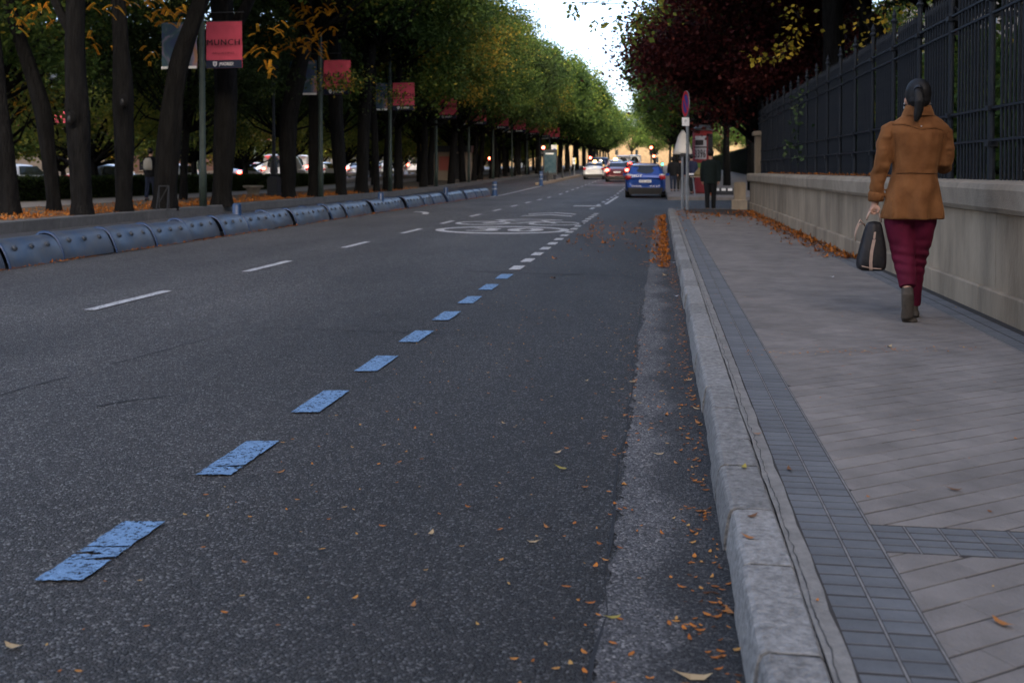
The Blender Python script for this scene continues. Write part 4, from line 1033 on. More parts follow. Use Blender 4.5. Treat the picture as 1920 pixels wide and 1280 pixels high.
# far island: low kerb and small posts
o = thing('traffic_island', 'low pale kerb island carrying small black posts beyond the separators', 'island', (-7.6, 66, zr(66)))
MB().add([(0, 0, 0), (0, 34, .39), (0, 34, .56), (0, 0, .17), (-.5, 0, 0), (-.5, 34, .39), (-.5, 34, .56), (-.5, 0, .17)], [(0, 1, 2, 3), (3, 2, 6, 7), (4, 7, 6, 5), (0, 3, 7, 4)]).build('island_kerb', M['coping'], o)
for i, yy in enumerate((67, 71, 76, 82, 89)):
    b = thing('island_bollard', ordw(i + 1) + ' small black bollard of the far traffic island counted from the banded post', 'bollard', (-7.85, yy, .15 + zr(yy)), 0, 'bollards on the traffic island')
    MB().tube([(0, 0, 0), (0, 0, .06), (0, 0, .07), (0, 0, .6), (0, 0, .68), (0, 0, .72)], [.09, .09, .06, .055, .07, .03], 10).build('shaft', M['dark_metal'], b)

# ------------------------------------------------------------ lamp columns with banners
pc = thing('banner_pole', None, None)
MB().tube([(0, 0, -.02), (0, 0, 1.1), (0, 0, 1.15), (0, 0, 5), (0, 0, 8.2)], [.10, .10, .085, .075, .055], 14).build('column', M['pole_green'], pc, True)
for z in (3.98, 5.24): MB().tube([(-1.2, 0, z), (1.2, 0, z)], .014, 6).build('bracket', M['dark_metal'], pc)
MB().tube([(0, 0, 8.1), (.4, 0, 8.6), (1.2, 0, 8.75)], [.04, .035, .03], 8).build('lamp_arm', M['pole_green'], pc)
MB().rings([(1.45, 0, 8.68, .32, .14), (1.45, 0, 8.74, .36, .16), (1.45, 0, 8.82, .2, .1)], 14).build('lamp_head', M['grey_metal'], pc, True)
def cloth(w_, h_, seed, sag=.02):
    mb = MB(); nx, nz = 16, 18; vs = []
    for j in range(nz + 1):
        for i in range(nx + 1):
            u, v = i / nx, j / nz
            y = .018 * noise.noise(Vector((u * 3, v * 3, seed))) + .006 * abs(noise.noise(Vector((u * 9 + v * 4, v * 7, seed)))) + sag * math.sin(u * math.pi) * math.sin(v * math.pi) * .6 + .006 * math.sin((u + v) * 14 + seed)
            vs.append((u * w_, y, v * h_))
    mb.add(vs, [(j * (nx + 1) + i, j * (nx + 1) + i + 1, (j + 1) * (nx + 1) + i + 1, (j + 1) * (nx + 1) + i) for j in range(nz) for i in range(nx)])
    k = len(mb.v); mb.add([(v[0], v[1] + .004, v[2]) for v in vs], [tuple(reversed(f)) for f in mb.f[:]]); return mb
def pink_banner(seed, label):
    o = thing('exhibition_banner', label, 'banner')
    b = cloth(1.02, 1.26, seed)
    b.build('cloth', M['pink'], o, True).location = (0, 0, 0)
    st = MB(); st.bbox(.0, 1.02, -.038, -.034, .0, .215); st.build('footer_strip', M['navy'], o)
    text('headline', 'MUNCH', .22, M['ink'], o, (.51, -.06, .68), (R(90), 0, 0), width=.93, bold=.004)
    text('subtitle', 'ARQUETIPOS', .075, M['ink'], o, (.51, -.06, .40), (R(90), 0, 0), width=.62)
    text('city_name', '\u00a1MADRID!', .13, M['white'], o, (.58, -.042, .105), (R(90), 0, 0), width=.40, bold=.003)
    sh = MB(); sh.add([(.21, -.044, .175), (.32, -.044, .175), (.32, -.044, .08), (.265, -.044, .035), (.21, -.044, .08)], [(0, 1, 2, 3, 4)], 0)
    sh.build('shield', M['white'], o)
    MB().add([(.235, -.046, .155), (.295, -.046, .155), (.295, -.046, .09), (.265, -.046, .065), (.235, -.046, .09)], [(0, 1, 2, 3, 4)]).build('shield_field', mat('shield_grey', (.3, .32, .38)), o)
    MB().tube([(-.01, 0, 1.26), (1.03, 0, 1.26)], .012, 6).build('hem_rod', M['dark_metal'], o)
    return o
am = bpy.data.materials.new('art_cloth'); am.use_nodes = True; n_ = am.node_tree.nodes; l_ = am.node_tree.links
tt = n_.new('ShaderNodeTexNoise'); tt.inputs['Scale'].default_value = 1.6; tt.inputs['Distortion'].default_value = 1.2; tc_ = n_.new('ShaderNodeTexCoord'); l_.new(tc_.outputs['Object'], tt.inputs['Vector'])
cr_ = n_.new('ShaderNodeValToRGB'); e_ = cr_.color_ramp.elements; e_[0].position = .35; e_[0].color = (.03, .05, .12, 1); e_[1].position = .7; e_[1].color = (.3, .16, .1, 1); q_ = e_.new(.5); q_.color = (.04, .09, .11, 1); q_ = e_.new(.6); q_.color = (.2, .16, .24, 1)
l_.new(tt.outputs['Fac'], cr_.inputs[0]); l_.new(cr_.outputs[0], n_['Principled BSDF'].inputs['Base Color']); n_['Principled BSDF'].inputs['Roughness'].default_value = .8
pb0 = pink_banner(1, None); ab0 = thing('art_banner', None, 'banner')
cloth(1.02, 1.26, 9).build('cloth', am, ab0, True); MB().bbox(0, 1.02, -.038, -.034, 0, .07).build('footer_strip', M['white'], ab0)
py = 26.0; i = 0; ords = ['nearest', 'second nearest', 'third', 'fourth', 'fifth', 'sixth', 'seventh', 'eighth', 'ninth', 'tenth', 'eleventh', 'twelfth']
while py < 125 and i < 11:
    z = .2 + zr(py)
    p = pc if i == 0 else dup(pc); p.location = (-12.28, py, z)
    tag(p, f'green lamp column carrying banners, {ords[i]} along the kerb', 'lamp post', 'green lamp columns along the kerb')
    b = pb0 if i == 0 else dup(pb0); b.location = (-12.14, py - .03, z + 3.74)
    tag(b, ('pink MUNCH banner with navy foot, fully readable, behind the leaning tree' if i == 0 else f'pink exhibition banner, {ords[i]} along the row of columns'), 'banner', 'pink banners along the avenue')
    b = ab0 if i == 0 else dup(ab0); b.location = (-13.42, py - .03, z + 3.74)
    tag(b, ('dark art banner half hidden behind the leaning trunk' if i == 0 else f'dark art banner, {ords[i]} along the row of columns'), 'banner', 'art banners along the avenue')
    py += 9.65; i += 1
for i, (px, py, Y) in enumerate([(26, 275, 66), (100, 250, 60), (178, 275, 70), (480, 265, 82), (497, 300, 100), (372, 290, 90), (640, 270, 120)]):
    x, _, zz = atY(px, py, Y); zb = .15 + zr(Y)
    p = dup(pc, (x - .1, Y, zb), 0, ordw(i + 1) + ' lamp column of the far carriageway in the list from the left edge' if False else ['at the far left edge', 'behind the curving trunk', 'behind the knotted trunk', 'right of the pink banner trunk', 'left of the bent trunk', 'at the leaning trunk', 'far back behind the straight trunks'][i].join(['green far carriageway lamp column ', '']), 'lamp columns of the far carriageway')
    for nm, off in ((pb0, .04), (ab0, -1.24)):
        b = dup(nm, (x + off, Y - .03, zb + 3.4), 0, ('small far pink banner ' if nm is pb0 else 'small far art banner ') + ['at the left edge', 'behind the curving trunk', 'behind the knotted trunk', 'right of the pink banner trunk', 'left of the bent trunk', 'at the leaning trunk', 'behind the straight trunks'][i], 'banners of the far carriageway')

# ------------------------------------------------------------ park furniture on the left
x, _, _ = atY(514, 370, 37); o = thing('ornate_lamp_post', 'old cast iron lamp post on a square pedestal beside the bent trunk', 'lamp post', (x, 37, .2))
MB().tile(-.25, .25, -.25, .25, 0, .1, .01).tile(-.2, .2, -.2, .2, .1, .75, .03).build('pedestal', M['grey_metal'] if False else M['dark_metal'], o)
MB().tube([(0, 0, .75), (0, 0, .85), (0, 0, .95), (0, 0, 1.25), (0, 0, 1.35), (0, 0, 2.2), (0, 0, 2.26), (0, 0, 2.32), (0, 0, 4.2), (0, 0, 4.35)], [.17, .12, .16, .11, .07, .06, .09, .055, .045, .08], 14).build('column', M['dark_metal'], o, True)
MB().rings([(0, 0, 4.35, .1, .1), (0, 0, 4.42, .16, .16), (0, 0, 4.85, .22, .22)], 8).build('lantern', M['glass'], o)
MB().rings([(0, 0, 4.85, .26, .26), (0, 0, 5.0, .14, .14), (0, 0, 5.15, .02, .02)], 8).build('lantern_roof', M['dark_metal'], o)
xl = atY(107, 140, 32)[0]; xr = atY(198, 135, 32)[0]; xm = (xl + xr) / 2
o = thing('twin_lamp_post', 'lamp post with two dark saucer lamps hidden by the knotted trunk', 'lamp post', (xm, 32, .2)); z = 4.1; hw = (xr - xl) / 2
MB().tube([(0, 0, 0), (0, 0, .5), (0, 0, z + .5)], [.1, .07, .05], 12).build('column', M['dark_metal'], o)
for s_ in (-1, 1):
    MB().tube([(0, 0, z + .3), (s_ * hw * .5, 0, z + .55), (s_ * hw, 0, z + .4), (s_ * hw, 0, z + .1)], .022, 8).build('arm', M['dark_metal'], o)
    MB().rings([(s_ * hw, 0, z - .04, .1, .1), (s_ * hw, 0, z, .27, .27), (s_ * hw, 0, z + .1, .2, .2), (s_ * hw, 0, z + .2, .05, .05)], 18).build('lamp_shade', M['grey_metal'], o, True)
x, _, _ = atY(475, 366, 39); o = thing('stone_bench', 'low round-topped stone bench on the path before the hedge', 'bench', (x, 39, .2))
MB().rings([(0, 0, .28, .36, .3), (0, 0, .3, .42, .35), (0, 0, .36, .42, .35), (0, 0, .38, .4, .33)], 28).build('seat', M['coping'], o); MB().rings([(0, 0, 0, .26, .22), (0, 0, .06, .24, .2), (0, 0, .29, .3, .26)], 28).build('base', M['coping'], o)
x, _ = at(421, 398, .225); yy = at(421, 398, .225)[1]; o = thing('guard_frame', 'small black metal frame with a diagonal bar at the left kerb', 'frame', (-12.3, 23.6, .225))
x = -12.3
fr = MB()
for a in (0, .26):
    fr.tube([(a * 1.0, 0, 0), (a, 0, .58)], .016, 6)
fr.tube([(0, 0, .58), (.26, 0, .58)], .016, 6); fr.tube([(.02, -.02, .18), (.24, -.02, .56)], .014, 6); fr.tube([(.26, 0, .58), (.36, -.3, .0)], .016, 6); fr.tube([(0, 0, .58), (.08, -.3, 0)], .016, 6); fr.build('frame', M['dark_metal'], o)
# park kiosk
x, _, _ = atY(852, 330, 72); o = thing('park_kiosk', 'beige park kiosk with dark overhanging roof between far trunks', 'kiosk', (x, 72, .2 + zr(72)))
MB().bbox(-1.3, 1.1, -1, 1, 0, 2.0).build('wall', M['plaster'], o); MB().bbox(-1.6, 1.5, -1.4, 1.2, 2.0, 2.45).build('roof', M['dark_metal'], o)
MB().bbox(-.9, -.1, -1.02, -1.001, .7, 1.7).build('poster', mat('poster_red', (.4, .12, .1)), o); MB().bbox(.2, .85, -1.02, -1.001, .05, 1.9).build('door', M['dark_metal'], o)
# advertising totem and far signs
x, _, _ = atY(1032, 345, 74); z = zr(74); o = thing('advertising_totem', 'street totem with teal poster beside the dark banded post', 'advertising totem', (x, 74, .2 + z))
MB().bbox(-.5, .5, -.12, .12, .35, 2.2).build('case', M['dark_metal'], o); MB().bbox(-.42, .42, -.126, -.122, .5, 2.0).build('poster', mat('poster_teal', (.012, .045, .065), noise_s=2.5, col2=(.06, .10, .12)), o)
MB().bbox(-.2, .2, -.1, .1, 0, .35).build('foot', M['dark_metal'], o); MB().bbox(-.35, .25, -.13, -.127, 1.85, 1.95).build('poster_strip', M['white'], o)
for (px, py, w_, h_, Y, lab, m1) in [(1040, 282, 13, 20, 86, 'yellow edged white sign with blue disc above the totem', 'blue'), (1077, 302, 7, 12, 92, 'small white sign on a slim pole left of the white car', 'grey_metal')]:
    x, _, zz = atY(px, py, Y); W = w_ * Y / F; Hh = h_ * Y / F; zb = .14 + zr(Y)
    o = thing('road_sign', lab, 'sign', (x, Y, zb)); MB().tube([(0, 0, 0), (0, 0, zz - zb + Hh / 2)], .035, 8).build('pole', M['grey_metal'], o)
    MB().bbox(-W / 2, W / 2, -.05, -.03, zz - zb - Hh / 2, zz - zb + Hh / 2).build('panel', mat('sign_yellow', (.5, .38, .05)), o); MB().bbox(-W / 2, W / 2 - .1, -.056, -.051, zz - zb - Hh / 2, zz - zb + Hh / 2).build('panel_face', M['white'], o)
    MB().tube([(0, -.0565, zz - zb), (0, -.062, zz - zb)], W * .25, 16).build('disc', M[m1], o)
# traffic lights
mr = lamp_mat('red_lamp', (1, .06, .03), 14); mr2 = lamp_mat('red_lamp_dim', (1, .05, .03), 3); mg = lamp_mat('green_lamp', (.05, .9, .55), 3)
def traffic_light(px, py, Y, label, lit='red', head=3, ground=None, bright=True):
    x, _, zz = atY(px, py, Y); zb = zr(Y) + .15; t = zz - zb
    o = thing('traffic_light', label, 'traffic light', (x, Y, zb))
    MB().tube([(0, .1, 0), (0, .1, t + .2)], [.07, .055], 10).build('pole', M['dark_metal'], o)
    MB().tile(-.17, .17, -.12, .06, t - .28 * head + .18, t + .2, .02).build('housing', M['black'], o)
    for k in range(head):
        zc = t - .28 * k; on = (k == 0 and lit == 'red') or (k == head - 1 and lit == 'green')
        MB().tube([(0, -.125, zc), (0, -.14, zc)], .10, 14).build('lamp', (mr if bright else mr2) if on and lit == 'red' else (mg if on else M['glass']), o)
        MB().tube([(0, -.13, zc + .115), (0, -.26, zc + .115)], [.11, .10], 12, caps=False).build('visor', M['black'], o) if False else MB().bbox(-.11, .11, -.26, -.12, zc + .108, zc + .118).build('visor', M['black'], o)
    return o
traffic_light(1019, 277, 76, 'red traffic light above the teal totem')
traffic_light(919, 297, 80, 'red signal among the left trunks', head=2)
traffic_light(1107, 296, 96, 'red traffic light over the white car')
traffic_light(1221, 277, 92, 'tall red traffic light above the blue hatchback')
traffic_light(1226, 293, 104, 'lower red light just right of the tall one', head=2)
traffic_light(1242, 308, 120, 'small green signal beside the hatchback roof', 'green', 1)
# parking sign and slim post beside it
o = thing('no_parking_sign', 'round blue no-parking sign with red rim seen nearly edge-on, white plate below', 'sign', (.72, 27.6, .14))
MB().tube([(0, 0, -.02), (0, 0, 3.1)], .042, 12).build('pole', M['grey_metal'], o)
sg = MB(); C0 = (0, 0, 2.83); a = R(-72)
def disc(r0, r1, y0, y1, m, nm, n=32):
    mb = MB(); vs = []
    for (rr, yy) in ((r0, y0), (r1, y0), (r1, y1), (r0, y1)):
        for k in range(n): q = 2 * math.pi * k / n; vs.append((rr * math.cos(q), yy, rr * math.sin(q)))
    mb.add(vs, [(j * n + k, j * n + (k + 1) % n, ((j + 1) % 4) * n + (k + 1) % n, ((j + 1) % 4) * n + k) for j in range(4) for k in range(n)])
    b = mb.build(nm, m, o); b.location = (-.05, -.05, 2.83); b.rotation_euler = (0, 0, R(-76)); return b
disc(.001, .33, -.004, .010, M['blue'], 'sign_face'); disc(.26, .34, -.012, .014, M['red'], 'red_rim')
b = MB().box((0, -.011, 0), (.055, .006, .54), Matrix.Rotation(R(-45), 3, 'Y')).build('red_bar', M['red'], o); b.location = (-.05, -.05, 2.83); b.rotation_euler = (0, 0, R(-76))
disc(.345, .352, -.014, .016, M['grey_metal'], 'sign_edge')
b = MB().bbox(-.10, .10, -.01, 0, -.12, .11).build('plate', M['white'], o); b.location = (-.05, -.05, 2.36); b.rotation_euler = (0, 0, R(-20))
b = text('plate_mark', 'P', .12, M['grey_metal'], o, (-.055, -.064, 2.36), (R(90), 0, R(-20)))
o = thing('slim_post', 'pale slim steel post standing just left of the sign pole', 'post', (.60, 28.0, .14))
MB().tube([(0, 0, -.02), (0, 0, 1.42), (0, 0, 1.44)], [.036, .036, .03], 12).build('shaft', M['grey_metal'], o); MB().tile(-.07, .09, -.06, .06, 1.42, 1.52, .02).build('cap', M['dark_metal'], o)

# red advertising column beyond the crossing
x, _, _ = atY(1317, 345, 47); zb = .14; o = thing('poster_column', 'red advertising column with black and white posters beyond the crossing', 'advertising column', (x, 47, zb))
MB().tube([(0, 0, 0), (0, 0, .12), (0, 0, .13), (0, 0, 2.85)], [.52, .52, .45, .45], 28).build('drum', mat('column_red', (.12, .010, .012), .7), o, True)
MB().tube([(0, 0, 2.85), (0, 0, 2.95), (0, 0, 3.0), (0, 0, 3.1)], [.5, .5, .36, .3], 28).build('cap', M['dark_metal'], o)
def wrap(a0, a1, z0, z1, r_, m, nm):
    mb = MB(); n = 12; vs = []
    for k in range(n + 1):
        q = R(a0 + (a1 - a0) * k / n); vs += [(r_ * math.sin(q), -r_ * math.cos(q), z0), (r_ * math.sin(q), -r_ * math.cos(q), z1)]
    return mb.add(vs, [(2 * k, 2 * k + 2, 2 * k + 3, 2 * k + 1) for k in range(n)]).build(nm, m, o)
wrap(-50, 20, 1.55, 2.6, .455, mat('poster_paper_shaded', (.25, .25, .28)), 'poster'); wrap(-48, 2, 2.18, 2.42, .459, M['ink'], 'poster_figure'); wrap(-55, 25, 2.06, 2.12, .459, M['ink'], 'poster_line'); wrap(30, 75, 1.95, 2.7, .456, M['ink'], 'dark_poster')  # white poster paper greyed in colour for the shade it hangs in
t = text('poster_number', '3396', .5, M['ink'], o, (-.14, -.47, 1.78), (R(90), 0, R(-8)), width=.5, bold=.012)
wrap(-40, 15, 1.15, 1.38, .456, mat('poster_green', (.08, .14, .03)), 'green_poster'); wrap(-40, 15, 1.05, 1.15, .457, mat('poster_orange', (.5, .14, .03)), 'orange_strip')
# stall table with sack beside the column
x, _, _ = atY(1310, 350, 43); o = thing('stall_table', 'pale topped trestle table in front of the red column', 'table', (x, 43, .14))
MB().bbox(-.35, .75, -.3, .3, .76, .80).build('table_top', M['coping'], o)
for sx in (-.25, .6):
    for sy in (-.22, .22): MB().tube([(sx, sy, .76), (sx - .1 * (1 if sx > 0 else -1), sy * 1.3, 0)], .022, 6).build('leg', mat('orange_leg', (.3, .09, .03)) if sx > 0 else M['grey_metal'], o)
o = thing('cloth_bundle', 'lumpy tan bundle lying on the trestle table', 'bundle', (x + .1, 43, .94))
m2 = MB(); m2.rings([(0, 0, 0, .28, .2), (.02, 0, .1, .33, .24), (.05, .02, .25, .24, .18), (.1, 0, .38, .1, .09), (.12, 0, .42, .04, .04)], 18); b = m2.build('sack', mat('sack', (.26, .2, .09), noise_s=6), o, True)
x, _, _ = atY(1365, 360, 44); o = thing('white_barrier', 'low black and white kerb barrier beyond the man at the crossing', 'barrier', (x, 44, .14))
MB().bbox(-.6, .5, -.1, .1, 0, .3).build('base', M['dark_metal'], o)
for k in range(4): MB().bbox(-.55 + k * .27, -.37 + k * .27, -.106, -.101, .18, .29).build('stripe', M['white'], o)
# pale awning panel far right
x, _, _ = atY(1276, 285, 95); o = thing('white_awning', 'bright white tent roof over the far right pavement', 'awning', (x + .2, 95, zr(95) + .14))
MB().rings([(0, 0, 2.0, .95, .8), (0, 0, 2.5, .75, .6), (0, 0, 3.6, .45, .4), (0, 0, 4.2, .1, .1)], 16).build('canopy', M['white'], o, True); MB().tube([(0, 0, 0), (0, 0, 4)], .05, 8).build('pole', M['grey_metal'], o)
# ------------------------------------------------------------ buildings
def building(name, x, y, w_, d_, h_, label, m, floors=6, cols=8, face='E', rz=0):
    o = thing(name, label, 'building', (x, y, 0), rz)
    MB().bbox(-d_ / 2, d_ / 2, -w_ / 2, w_ / 2, 0, h_).build('wall', m, o); MB().bbox(-d_ / 2 - .3, d_ / 2 + .3, -w_ / 2 - .3, w_ / 2 + .3, h_, h_ + .5).build('cornice', M['coping'], o)
    me = MB().bbox(-.06, .02, -.55, .55, 0, 1.9).mesh('window', M['glass']); fm = MB().bbox(-.02, .08, -.7, .7, -.14, -.02).mesh('sill', M['coping'])
    for f in range(floors):
        for c in range(cols):
            q = put('window', me, o, (d_ / 2 + .02, -w_ / 2 + (c + .5) * w_ / cols, 1.2 + f * h_ / floors)); put('sill', fm, q)
    return o
pl2 = mat('building_brick', (.20, .11, .08), .9, noise_s=3); pl3 = mat('building_stone', (.38, .36, .33), .9, noise_s=2)
building('apartment_building', -68, 75, 60, 14, 12, 'plastered block glimpsed far left behind the park trees', M['plaster'])
building('apartment_building', -68, 140, 62, 14, 13, 'brick block behind the trees, middle of the left side', pl2)
building('apartment_building', -68, 208, 66, 14, 13, 'grey stone block behind the farthest left trees', pl3)
building('apartment_building', -68, 280, 70, 14, 20, 'plastered block at the far end of the left side', M['plaster'])
sand = mat('building_sandstone', (.17, .125, .075), .9, noise_s=1)
building('apartment_building', -20, 390, 60, 14, 17, 'golden sandstone block closing the view down the avenue', sand, rz=-math.pi / 2)
building('apartment_building', 42, 395, 60, 14, 19, 'sandstone block right of the one closing the view', sand, rz=-math.pi / 2)
building('apartment_building', -84, 385, 60, 14, 19, 'sandstone block left of the one closing the view', sand, rz=-math.pi / 2)
building('apartment_building', -6, -75, 170, 16, 46, 'unseen tall block added behind the camera to shade the near street', pl3, rz=math.pi / 2)  # unseen occluder, added and sized to keep low sun off the near street
building('apartment_building', 30, 110, 80, 14, 18, 'plastered block behind the trees on the right', M['plaster'], rz=math.pi)
building('apartment_building', 34, 210, 90, 14, 20, 'stone block behind the farthest right trees', pl3, rz=math.pi)
# ------------------------------------------------------------ vehicles
def car_paint(name, c, metal=.3): return mat(name, c, .32, .5, metal=metal, coat=.6)
tl_on = lamp_mat('tail_lamp_lit', (1, .05, .03), 7); tl_off = mat('tail_lamp', (.32, .008, .012), .25, coat=.5); amber = lamp_mat('amber_lamp', (1, .55, .15), 3)
clear = mat('clear_lamp', (.6, .55, .55), .2, coat=.5)
def car(name, label, paint, kind='hatch', L=4.2, W=1.76, Hh=1.5, brake=False, roof=None, group=None, detail=True):
    """rear bumper at y=0, nose at y=L, ground z=0"""
    o = thing(name, label, 'car' if kind != 'van' else 'van', group=group)
    hw = W / 2; gc = .20
    # stations: (y, z_low, z_belt, z_roof, halfwidth at belt scale, roof halfwidth scale)
    if kind == 'sedan':
        st = [(0, .38, .80, .82, .86, .80), (.05, .30, .92, .95, .95, .86), (.28, .25, .96, 1.02, .98, .84), (.75, .2, .97, 1.10, 1, .72), (1.25, .2, .96, Hh - .08, 1, .66), (1.9, .2, .94, Hh, 1, .64), (2.6, .2, .92, Hh - .06, 1, .64), (3.25, .2, .90, 1.04, 1, .74), (3.9, .22, .82, .88, .97, .8), (L - .12, .28, .66, .70, .9, .74), (L, .34, .5, .54, .8, .66)]
    elif kind == 'van':
        st = [(0, .36, 1.0, Hh - .12, .93, .80), (.06, .3, 1.05, Hh - .04, .98, .84), (.6, .25, 1.05, Hh, 1, .84), (1.8, .25, 1.03, Hh, 1, .84), (3.0, .25, 1.0, Hh - .06, 1, .80), (3.6, .25, .98, 1.25, 1, .82), (L - .5, .27, .90, .96, .97, .82), (L, .32, .6, .66, .86, .7)]
    else:
        st = [(0, .38, .82, .85, .88, .80), (.05, .30, .93, 1.0, .96, .80), (.20, .25, .96, 1.12, .985, .74), (.42, .22, .96, Hh - .10, 1, .69), (.75, .2, .95, Hh - .02, 1, .67), (1.6, .2, .93, Hh, 1, .66), (2.35, .2, .91, Hh - .07, 1, .66), (3.05, .2, .89, 1.02, 1, .74), (3.65, .22, .80, .86, .97, .8), (L - .12, .28, .66, .70, .9, .74), (L, .34, .5, .54, .8, .66)]
    mb = MB(); vs = []; fs = []
    def sec(s):
        y, zl, zb, zt, a, b = s; w_ = hw * a; wr = hw * b; half = [(0, zl), (w_ * .8, zl), (w_ * .955, zl + .05), (w_, zl + .22), (w_, zb - .14), (w_ * .975, zb - .02), (w_ * .955, zb), ((w_ * .955 + wr) / 2 + .015, (zb + zt) / 2), (wr + .02, zt - .05), (wr - .05, zt - .008), (wr * .5, zt + .012), (0, zt + .018)]
        return [(x, y, z) for x, z in half] + [(-x, y, z) for x, z in reversed(half[1:-1])]
    S_ = [sec(s) for s in st]; n = len(S_[0])
    for s in S_: vs += s
    for i in range(len(S_) - 1):
        for k in range(n): fs.append((i * n + k, i * n + (k + 1) % n, (i + 1) * n + (k + 1) % n, (i + 1) * n + k))
    fs += [tuple(range(n)), tuple(reversed(range((len(S_) - 1) * n, len(S_) * n)))]
    mb.add(vs, fs); b = mb.build('body', paint, o, True)
    mod = b.modifiers.new('s', 'SUBSURF'); mod.levels = 2 if detail else 1; mod.render_levels = mod.levels
    # glass: curved panels just proud of the body
    def lerp(a, b, t): return [a[i] + (b[i] - a[i]) * t for i in range(len(a))]
    def panel(nm, m, pts, off=(0, 0, 0)):
        mb = MB(); mb.add([(p[0] + off[0], p[1] + off[1], p[2] + off[2]) for p in pts], [(0, 1, 2, 3)] if len(pts) == 4 else [tuple(range(len(pts)))]); return mb.build(nm, m, o)
    rw = st[2 if kind == 'hatch' else 3]; rt = st[3 if kind == 'hatch' else 4]
    if kind == 'hatch': yb, zb_, yt, zt_ = .115, .99, .50, Hh - .10
    elif kind == 'sedan': yb, zb_, yt, zt_ = .62, 1.05, 1.18, Hh - .10
    else: yb, zb_, yt, zt_ = .02, 1.12, .05, Hh - .22
    wb, wt = hw * .80, hw * .66
    nn = 8; mb = MB(); vs = []
    for j in range(5):
        t = j / 4
        for k in range(nn + 1):
            u = -1 + 2 * k / nn; ww = wb + (wt - wb) * t
            vs.append((u * ww, yb + (yt - yb) * t - .055 + .075 * u * u - .02 * math.sin(math.pi * t), zb_ + (zt_ - zb_) * t + .01))
    mb.add(vs, [(j * (nn + 1) + k, j * (nn + 1) + k + 1, (j + 1) * (nn + 1) + k + 1, (j + 1) * (nn + 1) + k) for j in range(4) for k in range(nn)]); mb.build('rear_window', M['glass'], o, True)
    for sx in (-1, 1):
        y0, y1, y2, y3 = (.62, .85, 2.25, 2.8) if kind != 'van' else (.5, .6, 2.9, 3.4)
        zz = Hh - .11
        mb = MB(); mb.add([(sx * hw * .975, y0, .99), (sx * hw * .975, y3, .95), (sx * hw * .74, y2, zz), (sx * hw * .74, y1, zz)], [(0, 1, 2, 3) if sx > 0 else (3, 2, 1, 0)]); mb.build('side_window', M['glass'], o)
        # lamps
        lz = .88 if kind != 'van' else 1.05
        lm_ = MB(); lm_.sphere((sx * hw * .83, .05, lz), (.16, .10, .11), 12); lm_.build('tail_light', tl_on if brake else tl_off, o, True)
        if kind == 'hatch': MB().sphere((sx * hw * .80, .09, lz + .10), (.14, .09, .055), 12).build('reversing_light', clear, o, True)
        MB().box((sx * (hw + .09), L * .62, 1.0), (.16, .09, .12)).build('mirror', paint, o)
        for yw in (.78, L - .82):
            t_ = MB(); t_.tube([(sx * (hw - .20), yw, .31), (sx * (hw - .18), yw, .31), (sx * (hw - .02), yw, .31), (sx * (hw - .0), yw, .31)], [.29, .31, .31, .28], 22); tw = t_.build('wheel', M['tyre'], o, True)
            MB().tube([(sx * (hw - .02), yw, .31), (sx * (hw + .004), yw, .31)], [.2, .18], 16).build('rim', M['rim'], tw)
    MB().tile(-hw * .86, hw * .86, -.045, .3, .26, .45, .03).build('bumper', M['black'], o)
    MB().bbox(-.26, .26, -.056, -.046 + .0, .60 if kind == 'hatch' else .66, .71 if kind == 'hatch' else .77).build('number_plate', M['white'], o) if False else None
    pz = .72 if kind == 'hatch' else .74
    pl = MB().bbox(-.26, .26, -.05, .06, pz - .055, pz + .055).build('number_plate', M['white'], o)
    MB().box((0, .03, .22), (W * .78, .1, .14)).build('undertray', M['black'], o)
    for sx in (-1, 1): MB().bbox(sx * (hw - .20) - .08, sx * (hw - .20) + .08, .5, 1.05, .1, .36).build('wheel_housing', M['black'], o)
    if brake: MB().box((0, .04 if kind != 'sedan' else .52, Hh - .16 if kind != 'sedan' else 1.06), (.34, .04, .03)).build('brake_strip', tl_on, o)
    elif kind == 'hatch': MB().box((0, .44, Hh - .095), (.34, .05, .03)).build('brake_strip', mat('brake_strip', (.5, .05, .06)), o)
    return o
bp_ = car_paint('blue_paint_metallic', (.008, .05, .26))
c = car('blue_hatchback', 'blue hatchback with white lettering parked at the far kerb', bp_)
c.location = (-.64, 44.2, 0)
text('rear_lettering', 'NOY', .17, M['white'], c, (-.36, -.0, .95), (R(70), 0, 0), width=.42, bold=.006)
text('door_lettering', 'emovia', .11, M['white'], c, (-.38, -.05, .52), (R(90), 0, 0), width=.42, bold=.003)
text('phone_number', '91 547 52 70', .09, M['white'], c, (.42, -.05, .51), (R(90), 0, 0), width=.42, bold=.002)
text('plate_number', '0305 CXG', .1, M['ink'], c, (0, -.0525, .72), (R(90), 0, 0), width=.42)
MB().tube([(0, .03, 1.04), (.3, .03, 1.09)], .01, 5).build('wiper', M['black'], c)
MB().bbox(-.52, .52, .40, .72, 1.395, 1.43).build('roof_spoiler', mat('pale_roof', (.42, .45, .5), .3), c)
wp = car_paint('white_car_paint', (.62, .64, .66), 0); sp_ = car_paint('silver_car_paint', (.35, .37, .4)); kp = car_paint('black_car_paint', (.012, .012, .016)); rp = car_paint('maroon_car_paint', (.10, .008, .015)); dbp = car_paint('navy_car_paint', (.02, .04, .12))
def place_car(o, px, Y, rz=0):
    x = atY(px, 320, Y)[0]; o.location = (x, Y, zr(Y)); o.rotation_euler = (math.atan(.0115) if Y > 48 else 0, 0, rz); return o
a = place_car(car('white_sedan', 'white sedan taxi waiting in the middle lane', wp, 'sedan', 4.6, 1.8, 1.46), 1113, 84)
MB().bbox(-.12, .12, 1.5, 1.7, 1.46, 1.58).build('taxi_light', amber, a)
